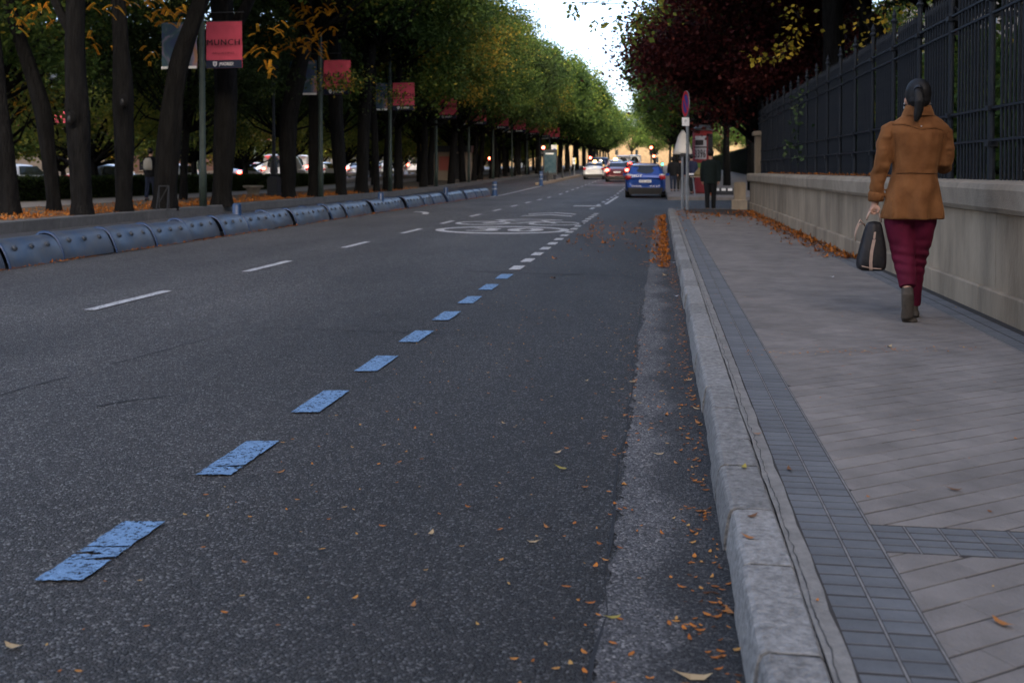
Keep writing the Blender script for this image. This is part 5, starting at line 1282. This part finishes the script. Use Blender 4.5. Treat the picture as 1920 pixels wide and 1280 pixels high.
place_car(car('maroon_sedan', 'dark maroon sedan braking beside the blue hatchback', rp, 'sedan', 4.5, 1.78, 1.5, True), 1157, 75)
place_car(car('navy_van', 'navy van just ahead of the white sedan', dbp, 'van', 4.6, 1.85, 1.85), 1124, 98)
a = place_car(car('white_taxi', 'white taxi with amber roof light ahead of the maroon sedan', wp, 'hatch', 4.3, 1.8, 1.62), 1153, 94); MB().bbox(-.16, .16, .9, 1.1, 1.62, 1.78).build('taxi_light', amber, a)
place_car(car('silver_van', 'silver van far ahead in the queue', sp_, 'van', 4.8, 1.9, 2.1), 1168, 122)
place_car(car('black_hatchback', 'black car with lit brake lights half hidden by the hatchback', kp, 'hatch', 4.1, 1.74, 1.5, True), 1181, 86)
place_car(car('pale_van', 'pale van at the far end of the queue', wp, 'van', 4.8, 1.9, 2.2), 1190, 140)
# cars on the far carriageway, seen between trunks
pt = [car('passing_car', 'white car passing behind the hedge', wp, 'hatch', group='cars on the far carriageway', detail=False), car('passing_car', 'silver car with lit tail lights behind the hedge', sp_, 'sedan', 4.5, 1.8, 1.46, True, group='cars on the far carriageway', detail=False), car('passing_car', 'dark car behind the hedge', kp, 'hatch', group='cars on the far carriageway', detail=False), car('passing_van', 'white van behind the hedge', wp, 'van', 4.8, 1.9, 2.1, True, group='cars on the far carriageway', detail=False)]
SP = [(-28, 46, 2), (-31, 52, 0), (-28, 54, 0), (-31.5, 61, 1), (-28, 63, 1), (-28, 71, 3), (-31, 74, 0), (-28, 80, 0), (-31, 84, 3), (-28, 91, 1), (-28, 102, 0), (-31, 97, 0), (-28, 114, 3), (-31, 110, 1), (-28, 126, 0), (-31.2, 44, 0)]
wh = ['glimpsed at the far left', 'between the first trunks', 'between the knotted trunk and the next', 'left of the leaning trunk', 'right of the leaning trunk', 'beside the green column', 'behind the pedestal lamp', 'left of the bent trunk', 'right of the bent trunk', 'behind the straight trunks', 'behind the doubled trunk', 'far back at the thin trunk', 'far back at the kiosk', 'far back left of the kiosk', 'far back right of the kiosk', 'in the second lane at far left']
ps = set()
for i, (x, y, k) in enumerate(SP):
    if k in ps: o = dup(pt[k])
    else: ps.add(k); o = pt[k]
    o.location = (x, y, zr(y)); o.rotation_euler = (0, 0, 0)
    o['label'] = ['white car', 'silver car with lit tail lights', 'dark car', 'white van'][k] + ' on the far carriageway ' + wh[i]

# ------------------------------------------------------------ people
def lathe_person(name, label, loc, rz, h=1.74, top=None, legs=None, hairm=None, stride=.28, skirt=False, arm=(0, 0), mirror=1, hood=False, bag=None):
    s = h / 1.74; o = thing(name, label, 'person', loc, rz)
    # body: one continuous surface, head, neck, hands included
    b = MB(); st = stride * mirror
    b.sphere((0, .02, 1.62), (.078, .098, .118), 16); b.tube([(0, 0, 1.40), (0, .01, 1.56)], [.06, .052], 12)
    b.rings([(0, 0, .86, .15, .11), (0, 0, 1.0, .15, .10), (0, 0, 1.15, .14, .10), (0, 0, 1.32, .17, .10), (0, 0, 1.42, .12, .08)], 20)
    for sx in (-1, 1):
        k = st * sx / 2
        b.tube([(sx * .085, 0, .92), (sx * .085, k * .5, .5), (sx * .075, k * 1.1 - (.05 if k < 0 else 0), .09)], [.085, .055, .04], 12)
        b.tube([(sx * .185, 0, 1.38), (sx * .225, -k * .3, 1.12), (sx * .22, -k * .9 + .04, .90), (sx * .215, -k * .9 + .06, .80)], [.05, .04, .03, .035], 10)
        for f in range(5):
            b.tube([(sx * .215 + (f - 2) * .006, -k * .9 + .02 + f * .018, .81), (sx * .21, -k * .9 + .03 + f * .018, .735 - (.015 if f in (1, 2, 3) else 0) + (.03 if f == 4 else 0))], [.009, .007], 6)
    q = union(b, 'body', .016, M['skin'], o, 3); 
    t = MB()
    for sx in (-1, 1):
        k = st * sx / 2
        t.tube([(sx * .085, 0, .98), (sx * .088, k * .1, .80), (sx * .086, k * .5, .50), (sx * .078, k * 1.05 - (.05 if k < 0 else 0), .12)], [.105, .098, .072, .06], 14)
    t.rings([(0, 0, .86, .165, .125), (0, 0, 1.0, .16, .12)], 18); union(t, 'trousers', .02, legs, o, 4)
    c = MB(); c.rings([(0, 0, .80, .19, .14), (0, 0, .95, .185, .14), (0, 0, 1.10, .175, .135), (0, .0, 1.28, .20, .135), (0, 0, 1.40, .185, .115), (0, .0, 1.47, .09, .08)], 22)
    for sx in (-1, 1):
        k = st * sx / 2
        c.tube([(sx * .15, 0, 1.40), (sx * .20, 0, 1.36), (sx * .24, -k * .3, 1.12), (sx * .235, -k * .9 + .02, .86)], [.075, .072, .06, .045], 12)
    if hood: c.sphere((0, -.02, 1.62), (.11, .12, .14), 14)
    union(c, 'jacket', .02, top, o, 5)
    hmb = MB(); hmb.sphere((0, -.012, 1.65), (.09, .105, .112), 14); hmb.build('hair', hairm or M['hair'], o, True)
    for sx in (-1, 1):
        k = st * sx / 2; yy = k * 1.1 - (.05 if k < 0 else 0); lift = .035 if k < 0 else 0
        MB().sphere((sx * .078, yy + .055, .05 + lift * .4), (.045, .135, .048), 12).build('shoe', M['black'], o, True)
    for ch in o.children: pass
    o.scale = (s, s, s); return o
dk = mat('dark_green_jacket', (.007, .015, .015), .85, noise_s=12); bk = mat('black_cloth', (.01, .011, .013), .9, noise_s=12); jn = mat('dark_jeans', (.02, .028, .055), .9, noise_s=20); gy = mat('grey_brown_trousers', (.05, .045, .038), .9, noise_s=20); bj = mat('navy_jacket', (.015, .02, .05), .85, noise_s=12)
x, _, _ = atY(1332, 390, 29.0)
p = lathe_person('person', 'person in dark green jacket and black trousers standing by the stone bollard', (x, 29.0, .0), R(-5), 1.78, dk, bk, stride=.16)
x, _, _ = atY(1262, 358, 50); p = lathe_person('person', 'person in black coat walking on the left of a pair beyond the crossing', (x, 50, .14), 0, 1.72, bk, jn, stride=.3, hood=True)
x, _, _ = atY(1273, 358, 50); p = lathe_person('person', 'person in dark coat and grey trousers walking on the right of a pair', (x + .05, 50.2, .14), 0, 1.68, bk, gy, stride=.3, mirror=-1)
x, _, _ = atY(1296, 358, 44.5); p = lathe_person('person', 'person in navy jacket with white belt behind the sign pole', (x, 44.5, .14), R(20), 1.74, bj, bk, stride=.35)
MB().rings([(0, 0, .85, .20, .155), (0, 0, .92, .20, .155)], 20).build('belt', M['white'], p)
x, _, _ = atY(283, 378, 30.5); p = lathe_person('person', 'person with a pale backpack walking behind the leaning trunk', (x, 30.5, .2), 0, 1.7, bk, jn, stride=.2)
b = MB(); b.rings([(0, -.17, 1.02, .12, .07), (0, -.19, 1.1, .15, .10), (0, -.19, 1.32, .14, .09), (0, -.17, 1.42, .08, .05)], 18); b.build('backpack', mat('pale_backpack', (.42, .40, .34)), p, True)

# --- the walking woman, near
suede = bpy.data.materials.new('brown_suede'); suede.use_nodes = True; n_ = suede.node_tree.nodes; l_ = suede.node_tree.links; b_ = n_['Principled BSDF']
b_.inputs['Roughness'].default_value = .92; b_.inputs['Specular IOR Level'].default_value = .12; b_.inputs['Sheen Weight'].default_value = .25; b_.inputs['Sheen Roughness'].default_value = .4; b_.inputs['Sheen Tint'].default_value = (.8, .45, .2, 1)
tc_ = n_.new('ShaderNodeTexCoord'); t1 = n_.new('ShaderNodeTexNoise'); t1.inputs['Scale'].default_value = 7; t1.inputs['Detail'].default_value = 6; l_.new(tc_.outputs['Object'], t1.inputs['Vector'])
cr_ = n_.new('ShaderNodeValToRGB'); cr_.color_ramp.elements[0].position = .3; cr_.color_ramp.elements[0].color = (.12, .047, .017, 1); cr_.color_ramp.elements[1].position = .7; cr_.color_ramp.elements[1].color = (.225, .098, .037, 1)
l_.new(t1.outputs['Fac'], cr_.inputs[0]); l_.new(cr_.outputs[0], b_.inputs['Base Color'])
t2 = n_.new('ShaderNodeTexNoise'); t2.inputs['Scale'].default_value = 9; t2.inputs['Detail'].default_value = 3; mp_ = n_.new('ShaderNodeMapping'); mp_.inputs['Scale'].default_value = (1, 1, .45); l_.new(tc_.outputs['Object'], mp_.inputs[0]); l_.new(mp_.outputs[0], t2.inputs['Vector'])
bp2 = n_.new('ShaderNodeBump'); bp2.inputs['Strength'].default_value = .55; bp2.inputs['Distance'].default_value = .05; l_.new(t2.outputs['Fac'], bp2.inputs['Height'])
t3 = n_.new('ShaderNodeTexNoise'); t3.inputs['Scale'].default_value = 160; l_.new(tc_.outputs['Object'], t3.inputs['Vector']); bp3 = n_.new('ShaderNodeBump'); bp3.inputs['Strength'].default_value = .25; bp3.inputs['Distance'].default_value = .002
l_.new(t3.outputs['Fac'], bp3.inputs['Height']); l_.new(bp2.outputs[0], bp3.inputs['Normal']); l_.new(bp3.outputs[0], b_.inputs['Normal'])
wine = mat('wine_trousers', (.115, .007, .028), .8, .2, noise_s=9, noise_a=.35, bump=.5, bump_s=14)
seam_and_shadow = mat('seam_and_shadow_dark', (.05, .02, .008), .95)  # dark colour for seams and for painted shadow lines of yoke and belt
YW = 7.5; KX = YW / F
def wp_(px, py): a = atY(px, py, YW); return (a[0] - WX, a[2] - .14)
WX = atY(1712, 400, YW)[0]
wo = thing('person', 'woman walking away in a brown suede coat and wine red trousers', 'person', (WX, YW, .14))
def Q(px, py, y=0.0): a = atY(px, py, YW + y); return (a[0] - WX, y, a[2] - .14)
# continuous body (head, neck, torso, arms, hands, legs)
b = MB()
hx, hz = wp_(1720, 180)
b.sphere((hx, .015, hz - .005), (.076, .098, .115), 20)
b.tube([Q(1720, 200, -.01), Q(1718, 232, -.02)], [.055, .062], 14)
b.sphere((hx - .078, .0, hz - .035), (.012, .018, .03), 8); b.sphere((hx + .078, .0, hz - .035), (.012, .018, .03), 8)
b.sphere((hx, .115, hz - .02), (.012, .018, .02), 8)  # nose
b.rings([(wp_(1714, 400)[0], 0, wp_(1716, 400)[1], .16, .11), (wp_(1714, 330)[0], 0, wp_(1716, 330)[1], .135, .10), (wp_(1716, 270)[0], 0, wp_(1716, 270)[1], .16, .10), (wp_(1718, 235)[0], 0, wp_(1716, 235)[1], .12, .08)], 20)
b.tube([Q(1670, 248), Q(1656, 300, -.01), Q(1643, 365, .02), Q(1640, 384, .03)], [.045, .036, .028, .026], 12)
b.tube([Q(1766, 252), Q(1770, 306, .0), Q(1770, 302, .24)], [.045, .036, .028], 12)
# left hand closed round the bag handles
hnd = Q(1639, 388, .035)
b.sphere(hnd, (.026, .04, .036), 12)
for f in range(4):
    yy = .035 + (f - 1.5) * .021
    x0, z0_ = hnd[0], hnd[2]
    b.tube([(x0 - .024, yy, z0_ - .01), (x0 - .028, yy, z0_ - .036), (x0 - .008, yy, z0_ - .052), (x0 + .014, yy, z0_ - .044)], [.0095, .009, .0085, .0075], 8)
b.tube([(hnd[0] + .02, .0, hnd[2] + .008), (hnd[0] + .026, -.012, hnd[2] - .02), (hnd[0] + .008, -.016, hnd[2] - .042)], [.011, .010, .008], 8)
h2 = Q(1770, 300, .27); b.sphere(h2, (.03, .045, .03), 10)
for f in range(4): b.tube([(h2[0] - .02, .30, h2[2] + (f - 1.5) * .02), (h2[0] - .045, .325, h2[2] + (f - 1.5) * .02), (h2[0] - .05, .30, h2[2] + (f - 1.5) * .02)], [.0095, .009, .008], 8)
b.tube([(h2[0] - .01, .27, h2[2] + .03), (h2[0] - .04, .29, h2[2] + .045)], [.011, .008], 8)
# legs inside the trousers, ankles
b.tube([Q(1686, 410), Q(1696, 485, -.02), Q(1699, 515, -.085), Q(1701, 545, -.14)], [.07, .045, .034, .030], 12)
b.tube([Q(1725, 410, .02), Q(1717, 485, .08), Q(1713, 545, .13), Q(1712, 578, .15)], [.07, .045, .034, .030], 12)
union(b, 'body', .0075, M['skin'], wo, 2)
# hair: smooth cap and ponytail
hm = MB(); hm.sphere((hx + .002, -.018, hz + .012), (.088, .104, .112), 22); hm.sphere((hx, -.06, hz - .035), (.075, .06, .06), 14)
hm.tube([Q(1722, 164, -.10), Q(1722, 174, -.14), Q(1724, 190, -.155), Q(1723, 205, -.15), Q(1720, 218, -.15), Q(1717, 229, -.15)], [.024, .030, .034, .033, .027, .012], 14, sy=.75)
union(hm, 'hair', .008, M['hair'], wo, 2)
MB().tube([Q(1722, 165, -.105), Q(1722, 169, -.125)], [.028, .028], 12).build('hair_tie', M['black'], wo)
for sx in (-1, 1):
    e = (hx + sx * .087, .0, hz - .055); MB().sphere(e, (.007, .007, .007), 8).build('earring', M['rim'], wo); MB().sphere((e[0] + sx * .002, 0, e[2] - .028), (.006, .006, .012), 8).build('earring', M['rim'], wo)
# coat
c = MB()
def cr3(l, r, py, ry, cy=0.0, ex=2.3):
    a, z = wp_(l, py); b2, _ = wp_(r, py); return ((a + b2) / 2, cy, z, (b2 - a) / 2, ry, ex)
tor = [cr3(1650, 1766, 410, .165), cr3(1652, 1765, 400, .163), cr3(1661, 1761, 365, .15), cr3(1671, 1757, 330, .133), cr3(1674, 1757, 320, .13), cr3(1674, 1762, 305, .134), cr3(1668, 1771, 275, .14), cr3(1661, 1777, 250, .135, -.005), cr3(1664, 1776, 237, .115, -.008), cr3(1682, 1762, 223, .085, -.01), cr3(1697, 1746, 213, .072, -.008, 2), cr3(1700, 1743, 205, .066, -.004, 2)]
c.rings(tor, 40)
c.tube([Q(1680, 238, -.005), Q(1668, 246, -.005), Q(1660, 270, -.012), Q(1655, 300, -.015), Q(1649, 325, .0), Q(1644, 350, .015), Q(1643, 368, .025)], [.055, .066, .064, .061, .057, .050, .047], 20)
c.tube([Q(1758, 241, -.005), Q(1767, 250, -.005), Q(1771, 275, -.012), Q(1771, 304, -.015), Q(1769, 311, .06), Q(1770, 304, .22)], [.055, .066, .064, .062, .060, .055], 20)
def cfold(p):
    x, y, z = p; d = 0.0
    if y < .02:
        d += .007 * noise.noise(Vector((x * 9, 0, z * 5))) + .004 * noise.noise(Vector((x * 22, 3, z * 9)))
        if z < .98: d += (.013 * math.sin(x * 34 + 1.1) + .012 * noise.noise(Vector((x * 16, 2, z * 1.5)))) * min(1, (.98 - z) * 5)
    if x < -.17 or x > .20: d += .016 * noise.noise(Vector((x * 6, 1, z * 15))) * (1 if z < 1.22 else .5) + .006 * abs(noise.noise(Vector((x * 12 + z * 9, 7, z * 26))))
    return (d * .5, -d * 1.7, 0)
coat = union(c, 'coat', .010, suede, wo, 3, cfold)
# hollow the hem: dark lining disc just above the edge is the body inside; cuffs, collar, belt, yoke, epaulettes
cu = MB(); cu.tube([Q(1644, 359, .022), Q(1643, 363, .025), Q(1642, 376, .03), Q(1642, 378, .03)], [.047, .056, .054, .045], 20); cu.build('cuff', suede, wo, True)
col = MB()
for (r0, z0_, r1, z1_) in ((.076, 212, .066, 199),):
    cx = wp_(1721, 205)[0]; vs = []; n = 24
    for k in range(n):
        q = 2 * math.pi * k / n; sl_ = .015 * math.sin(q)
        for (rr, pz) in ((.104, 218), (.095, 210), (.078, 198), (.069, 198), (.066, 210)):
            vs.append((cx + rr * 1.08 * math.cos(q), -.005 + rr * math.sin(q), wp_(1716, pz)[1] + (0 if pz > 210 else -.022 * max(0, math.sin(q)))))
    col.add(vs, [(k * 5 + j, ((k + 1) % n) * 5 + j, ((k + 1) % n) * 5 + j + 1, k * 5 + j + 1) for k in range(n) for j in range(4)])
col.build('collar', suede, wo, True)
def on_back(px, py, off=.004):
    # distance of the coat back at this spot, by ray casting on the coat mesh
    p = Q(px, py); hit, loc, nrm, idx = coat.ray_cast(Vector((p[0], -2, p[2])), Vector((0, 1, 0)))
    return Vector((p[0], (loc.y if hit else -.1) - off, p[2]))
def strip(nm, pts, wz, m, th=.006, n=14):
    mb = MB(); P = []
    for (a, b2) in zip(pts[:-1], pts[1:]):
        for k in range(n): P.append((a[0] + (b2[0] - a[0]) * k / n, a[1] + (b2[1] - a[1]) * k / n))
    P.append(pts[-1]); vs = []
    for (px, py) in P:
        for dz, of in ((-wz / 2, -.002), (-wz / 2, th), (wz / 2, th), (wz / 2, -.002)):
            v = on_back(px, py, of); v.z += dz; vs.append(v)
    mb.add(vs, [(k * 4 + j, (k + 1) * 4 + j, (k + 1) * 4 + (j + 1) % 4, k * 4 + (j + 1) % 4) for k in range(len(P) - 1) for j in range(4)]); return mb.build(nm, m, wo, False)
strip('yoke_edge', [(1669, 234), (1690, 234), (1715, 242), (1720, 243), (1745, 240), (1763, 245)], .012, suede, .007)
strip('yoke_shadow', [(1669, 235.6), (1690, 235.6), (1715, 243.6), (1720, 244.6), (1745, 241.6), (1763, 246.6)], .004, seam_and_shadow, .0045)
strip('belt', [(1676, 321), (1698, 320), (1730, 321), (1756, 321)], .030, suede, .009)
strip('belt_shadow', [(1676, 325.6), (1698, 324.6), (1730, 325.6), (1756, 325.6)], .005, seam_and_shadow, .004)  # shadow below the belt drawn as a dark strip
strip('side_seam', [(1672, 250), (1676, 300), (1678, 316)], .004, seam_and_shadow, .003); strip('side_seam', [(1762, 252), (1758, 300), (1756, 316)], .004, seam_and_shadow, .003)
strip('vent_seam', [(1716, 332), (1717, 370), (1716, 404)], .004, seam_and_shadow, .0025) if False else None
p = on_back(1719, 238, .008); MB().sphere(tuple(p), (.006, .004, .006), 8).build('snap_button', M['rim'], wo)
# trousers
t = MB()
t.tube([Q(1686, 385), Q(1686, 415), Q(1691, 455, .0), Q(1694, 482, -.02), Q(1699, 512, -.08), Q(1702, 538, -.125)], [.105, .104, .088, .079, .066, .056], 20)
t.tube([Q(1727, 385), Q(1727, 415, .02), Q(1722, 455, .05), Q(1717, 485, .08), Q(1713, 530, .12), Q(1712, 572, .15)], [.105, .104, .086, .075, .062, .050], 20)
t.rings([cr3(1668, 1750, 392, .12), cr3(1668, 1750, 412, .12)], 24)
def tfold(p):
    x, y, z = p; d = .006 * math.sin(z * 95 + x * 14) * math.exp(-((z - .42) / .12) ** 2) + .006 * noise.noise(Vector((x * 9, y * 5, z * 16))); return (d * .5 * (1 if x > 0 else -1), -d, 0)
union(t, 'trousers', .0085, wine, wo, 3, tfold)
# shoes: rear foot on tiptoe, sole showing; front foot flat
sole = mat('taupe_suede', (.085, .072, .06), .9, .15, noise_s=25, noise_a=.25); 
s = MB(); s.tube([Q(1702, 541, -.16), Q(1702, 552, -.185), Q(1701, 566, -.175), Q(1701, 580, -.165), Q(1701, 592, -.15), Q(1703, 600, -.11), Q(1703, 602, -.07)], [.030, .042, .040, .038, .046, .044, .025], 18, sy=.6)
s.tube([Q(1701, 540, -.12), Q(1702, 560, -.15), Q(1702, 585, -.12), Q(1704, 599, -.08)], [.040, .042, .040, .028], 14); s.sphere(Q(1707, 600, -.09), (.05, .07, .022), 12)
union(s, 'shoe', .006, sole, wo, 4)
s = MB(); s.tube([Q(1711, 570, .14), Q(1710, 582, .14)], [.040, .042], 14); s.sphere(Q(1710, 586, .20), (.046, .13, .042), 14); s.sphere(Q(1710, 583, .13), (.042, .05, .05), 12); union(s, 'shoe', .008, sole, wo, 3)
# handbag, held in the left hand
bagm = mat('dark_bag_leather', (.009, .009, .012), .5, .35, noise_s=26, noise_a=.4, col2=(.020, .016, .015), bump=.4, bump_s=40); tan = mat('tan_bag_trim', (.42, .30, .24), .6, .3, noise_s=12, noise_a=.2)
bx, bz0 = wp_(1634, 505); bo = thing('handbag', 'dark bucket handbag with tan straps hanging from the woman left hand', 'handbag', (WX + bx, YW + .03, .14 + bz0 - .005))
def BQ(px, py, y=0.0): a = Q(px, py, y + .03); return (a[0] - bx, y, a[2] - bz0 + .005)
def br(l, r, py, ry, ex=2.6): a = BQ(l, py); c2 = BQ(r, py); return ((a[0] + c2[0]) / 2, 0, a[2], (c2[0] - a[0]) / 2, ry, ex)
g_ = MB(); g_.rings([br(1610, 1656, 508, .065, 4), br(1606, 1660, 500, .078, 4), br(1606, 1661, 488, .08, 3.4), br(1610, 1662, 468, .078, 2.8), br(1616, 1658, 445, .07), br(1622, 1654, 425, .058), br(1627, 1652, 414, .045)], 40)
for i, v in enumerate(g_.v):  # gathered folds towards the mouth
    z = v[2]; q = math.atan2(v[1], v[0] - .0); k = max(0, (z - .12) / .24); f = 1 - .10 * k * (1 + math.sin(q * 6 + .6)) ; g_.v[i] = (v[0] * f + (1 - f) * .01, v[1] * f, z)
b = g_.build('bag_body', bagm, bo, True); mo = b.modifiers.new('s', 'SUBSURF'); mo.levels = 1; mo.render_levels = 1
hp = Vector((hnd[0] - bx, hnd[1] - .03, hnd[2] - bz0 + .005 - .028))
for yy, xo in ((-.035, -.006), (.035, .006)):
    m2 = MB(); m2.tube([BQ(1624, 412, yy), BQ(1630, 398, yy * .7), Vector((hp.x + xo - .008, yy * .4, hp.z + .002)), Vector((hp.x + xo + .012, yy * .4, hp.z + .002)), BQ(1648, 400, yy * .7), BQ(1652, 417, yy)], .0085, 8); m2.build('handle', tan, bo, True)
m2 = MB(); m2.tube([BQ(1622, 424, -.05), BQ(1613, 412, -.06), BQ(1606, 425, -.06), BQ(1603, 440, -.06), BQ(1604, 452, -.06)], .0048, 6); m2.tube([BQ(1622, 420, -.045), BQ(1611, 420, -.06), BQ(1605, 434, -.065), BQ(1603, 446, -.065)], .0042, 6); m2.build('drawstring', tan, bo, True)
def on_bag(px, py, off=.004):
    p = BQ(px, py); hit, loc, _, _ = b.ray_cast(Vector((p[0], -1, p[2])), Vector((0, 1, 0))); return Vector((p[0], (loc.y if hit else -.07) - off, p[2]))
dg = bpy.context.evaluated_depsgraph_get(); dg.update()
def bstrip(nm, pts, wd, horiz=False):
    mb = MB(); P = []
    for (a, c2) in zip(pts[:-1], pts[1:]):
        for k in range(8): P.append((a[0] + (c2[0] - a[0]) * k / 8, a[1] + (c2[1] - a[1]) * k / 8))
    P.append(pts[-1]); vs = []
    for (px, py) in P:
        for s_ in (-1, 1):
            v = on_bag(px, py, .005); 
            if horiz: v.z += s_ * wd / 2
            else: v.x += s_ * wd / 2
            vs.append(v)
    mb.add(vs, [(2 * k, 2 * k + 1, 2 * k + 3, 2 * k + 2) for k in range(len(P) - 1)]); mb.build(nm, tan, bo)
bstrip('front_strap', [(1635, 448), (1630, 470), (1628, 490), (1629, 506)], .022); bstrip('base_trim', [(1612, 497), (1630, 501), (1648, 502)], .007, True); bstrip('toggle', [(1634, 434), (1637, 434), (1635, 447)], .014)

fl = MB(); r_ = random.Random(4)
for k in range(14):  # loose strands at the nape and crown
    a = r_.uniform(-1.2, 1.2); y0 = -.075 - r_.uniform(0, .02); x0 = hx + .07 * math.sin(a); z0_ = hz - .05 + r_.uniform(-.04, .12)
    fl.tube([(x0, y0, z0_), (x0 + r_.uniform(-.012, .012), y0 - .012, z0_ - .02), (x0 + r_.uniform(-.02, .02), y0 - .01, z0_ - .05)], [.0012, .001, .0004], 4)
o = fl.build('loose_strands', M['hair'], wo); o['kind'] = 'stuff'
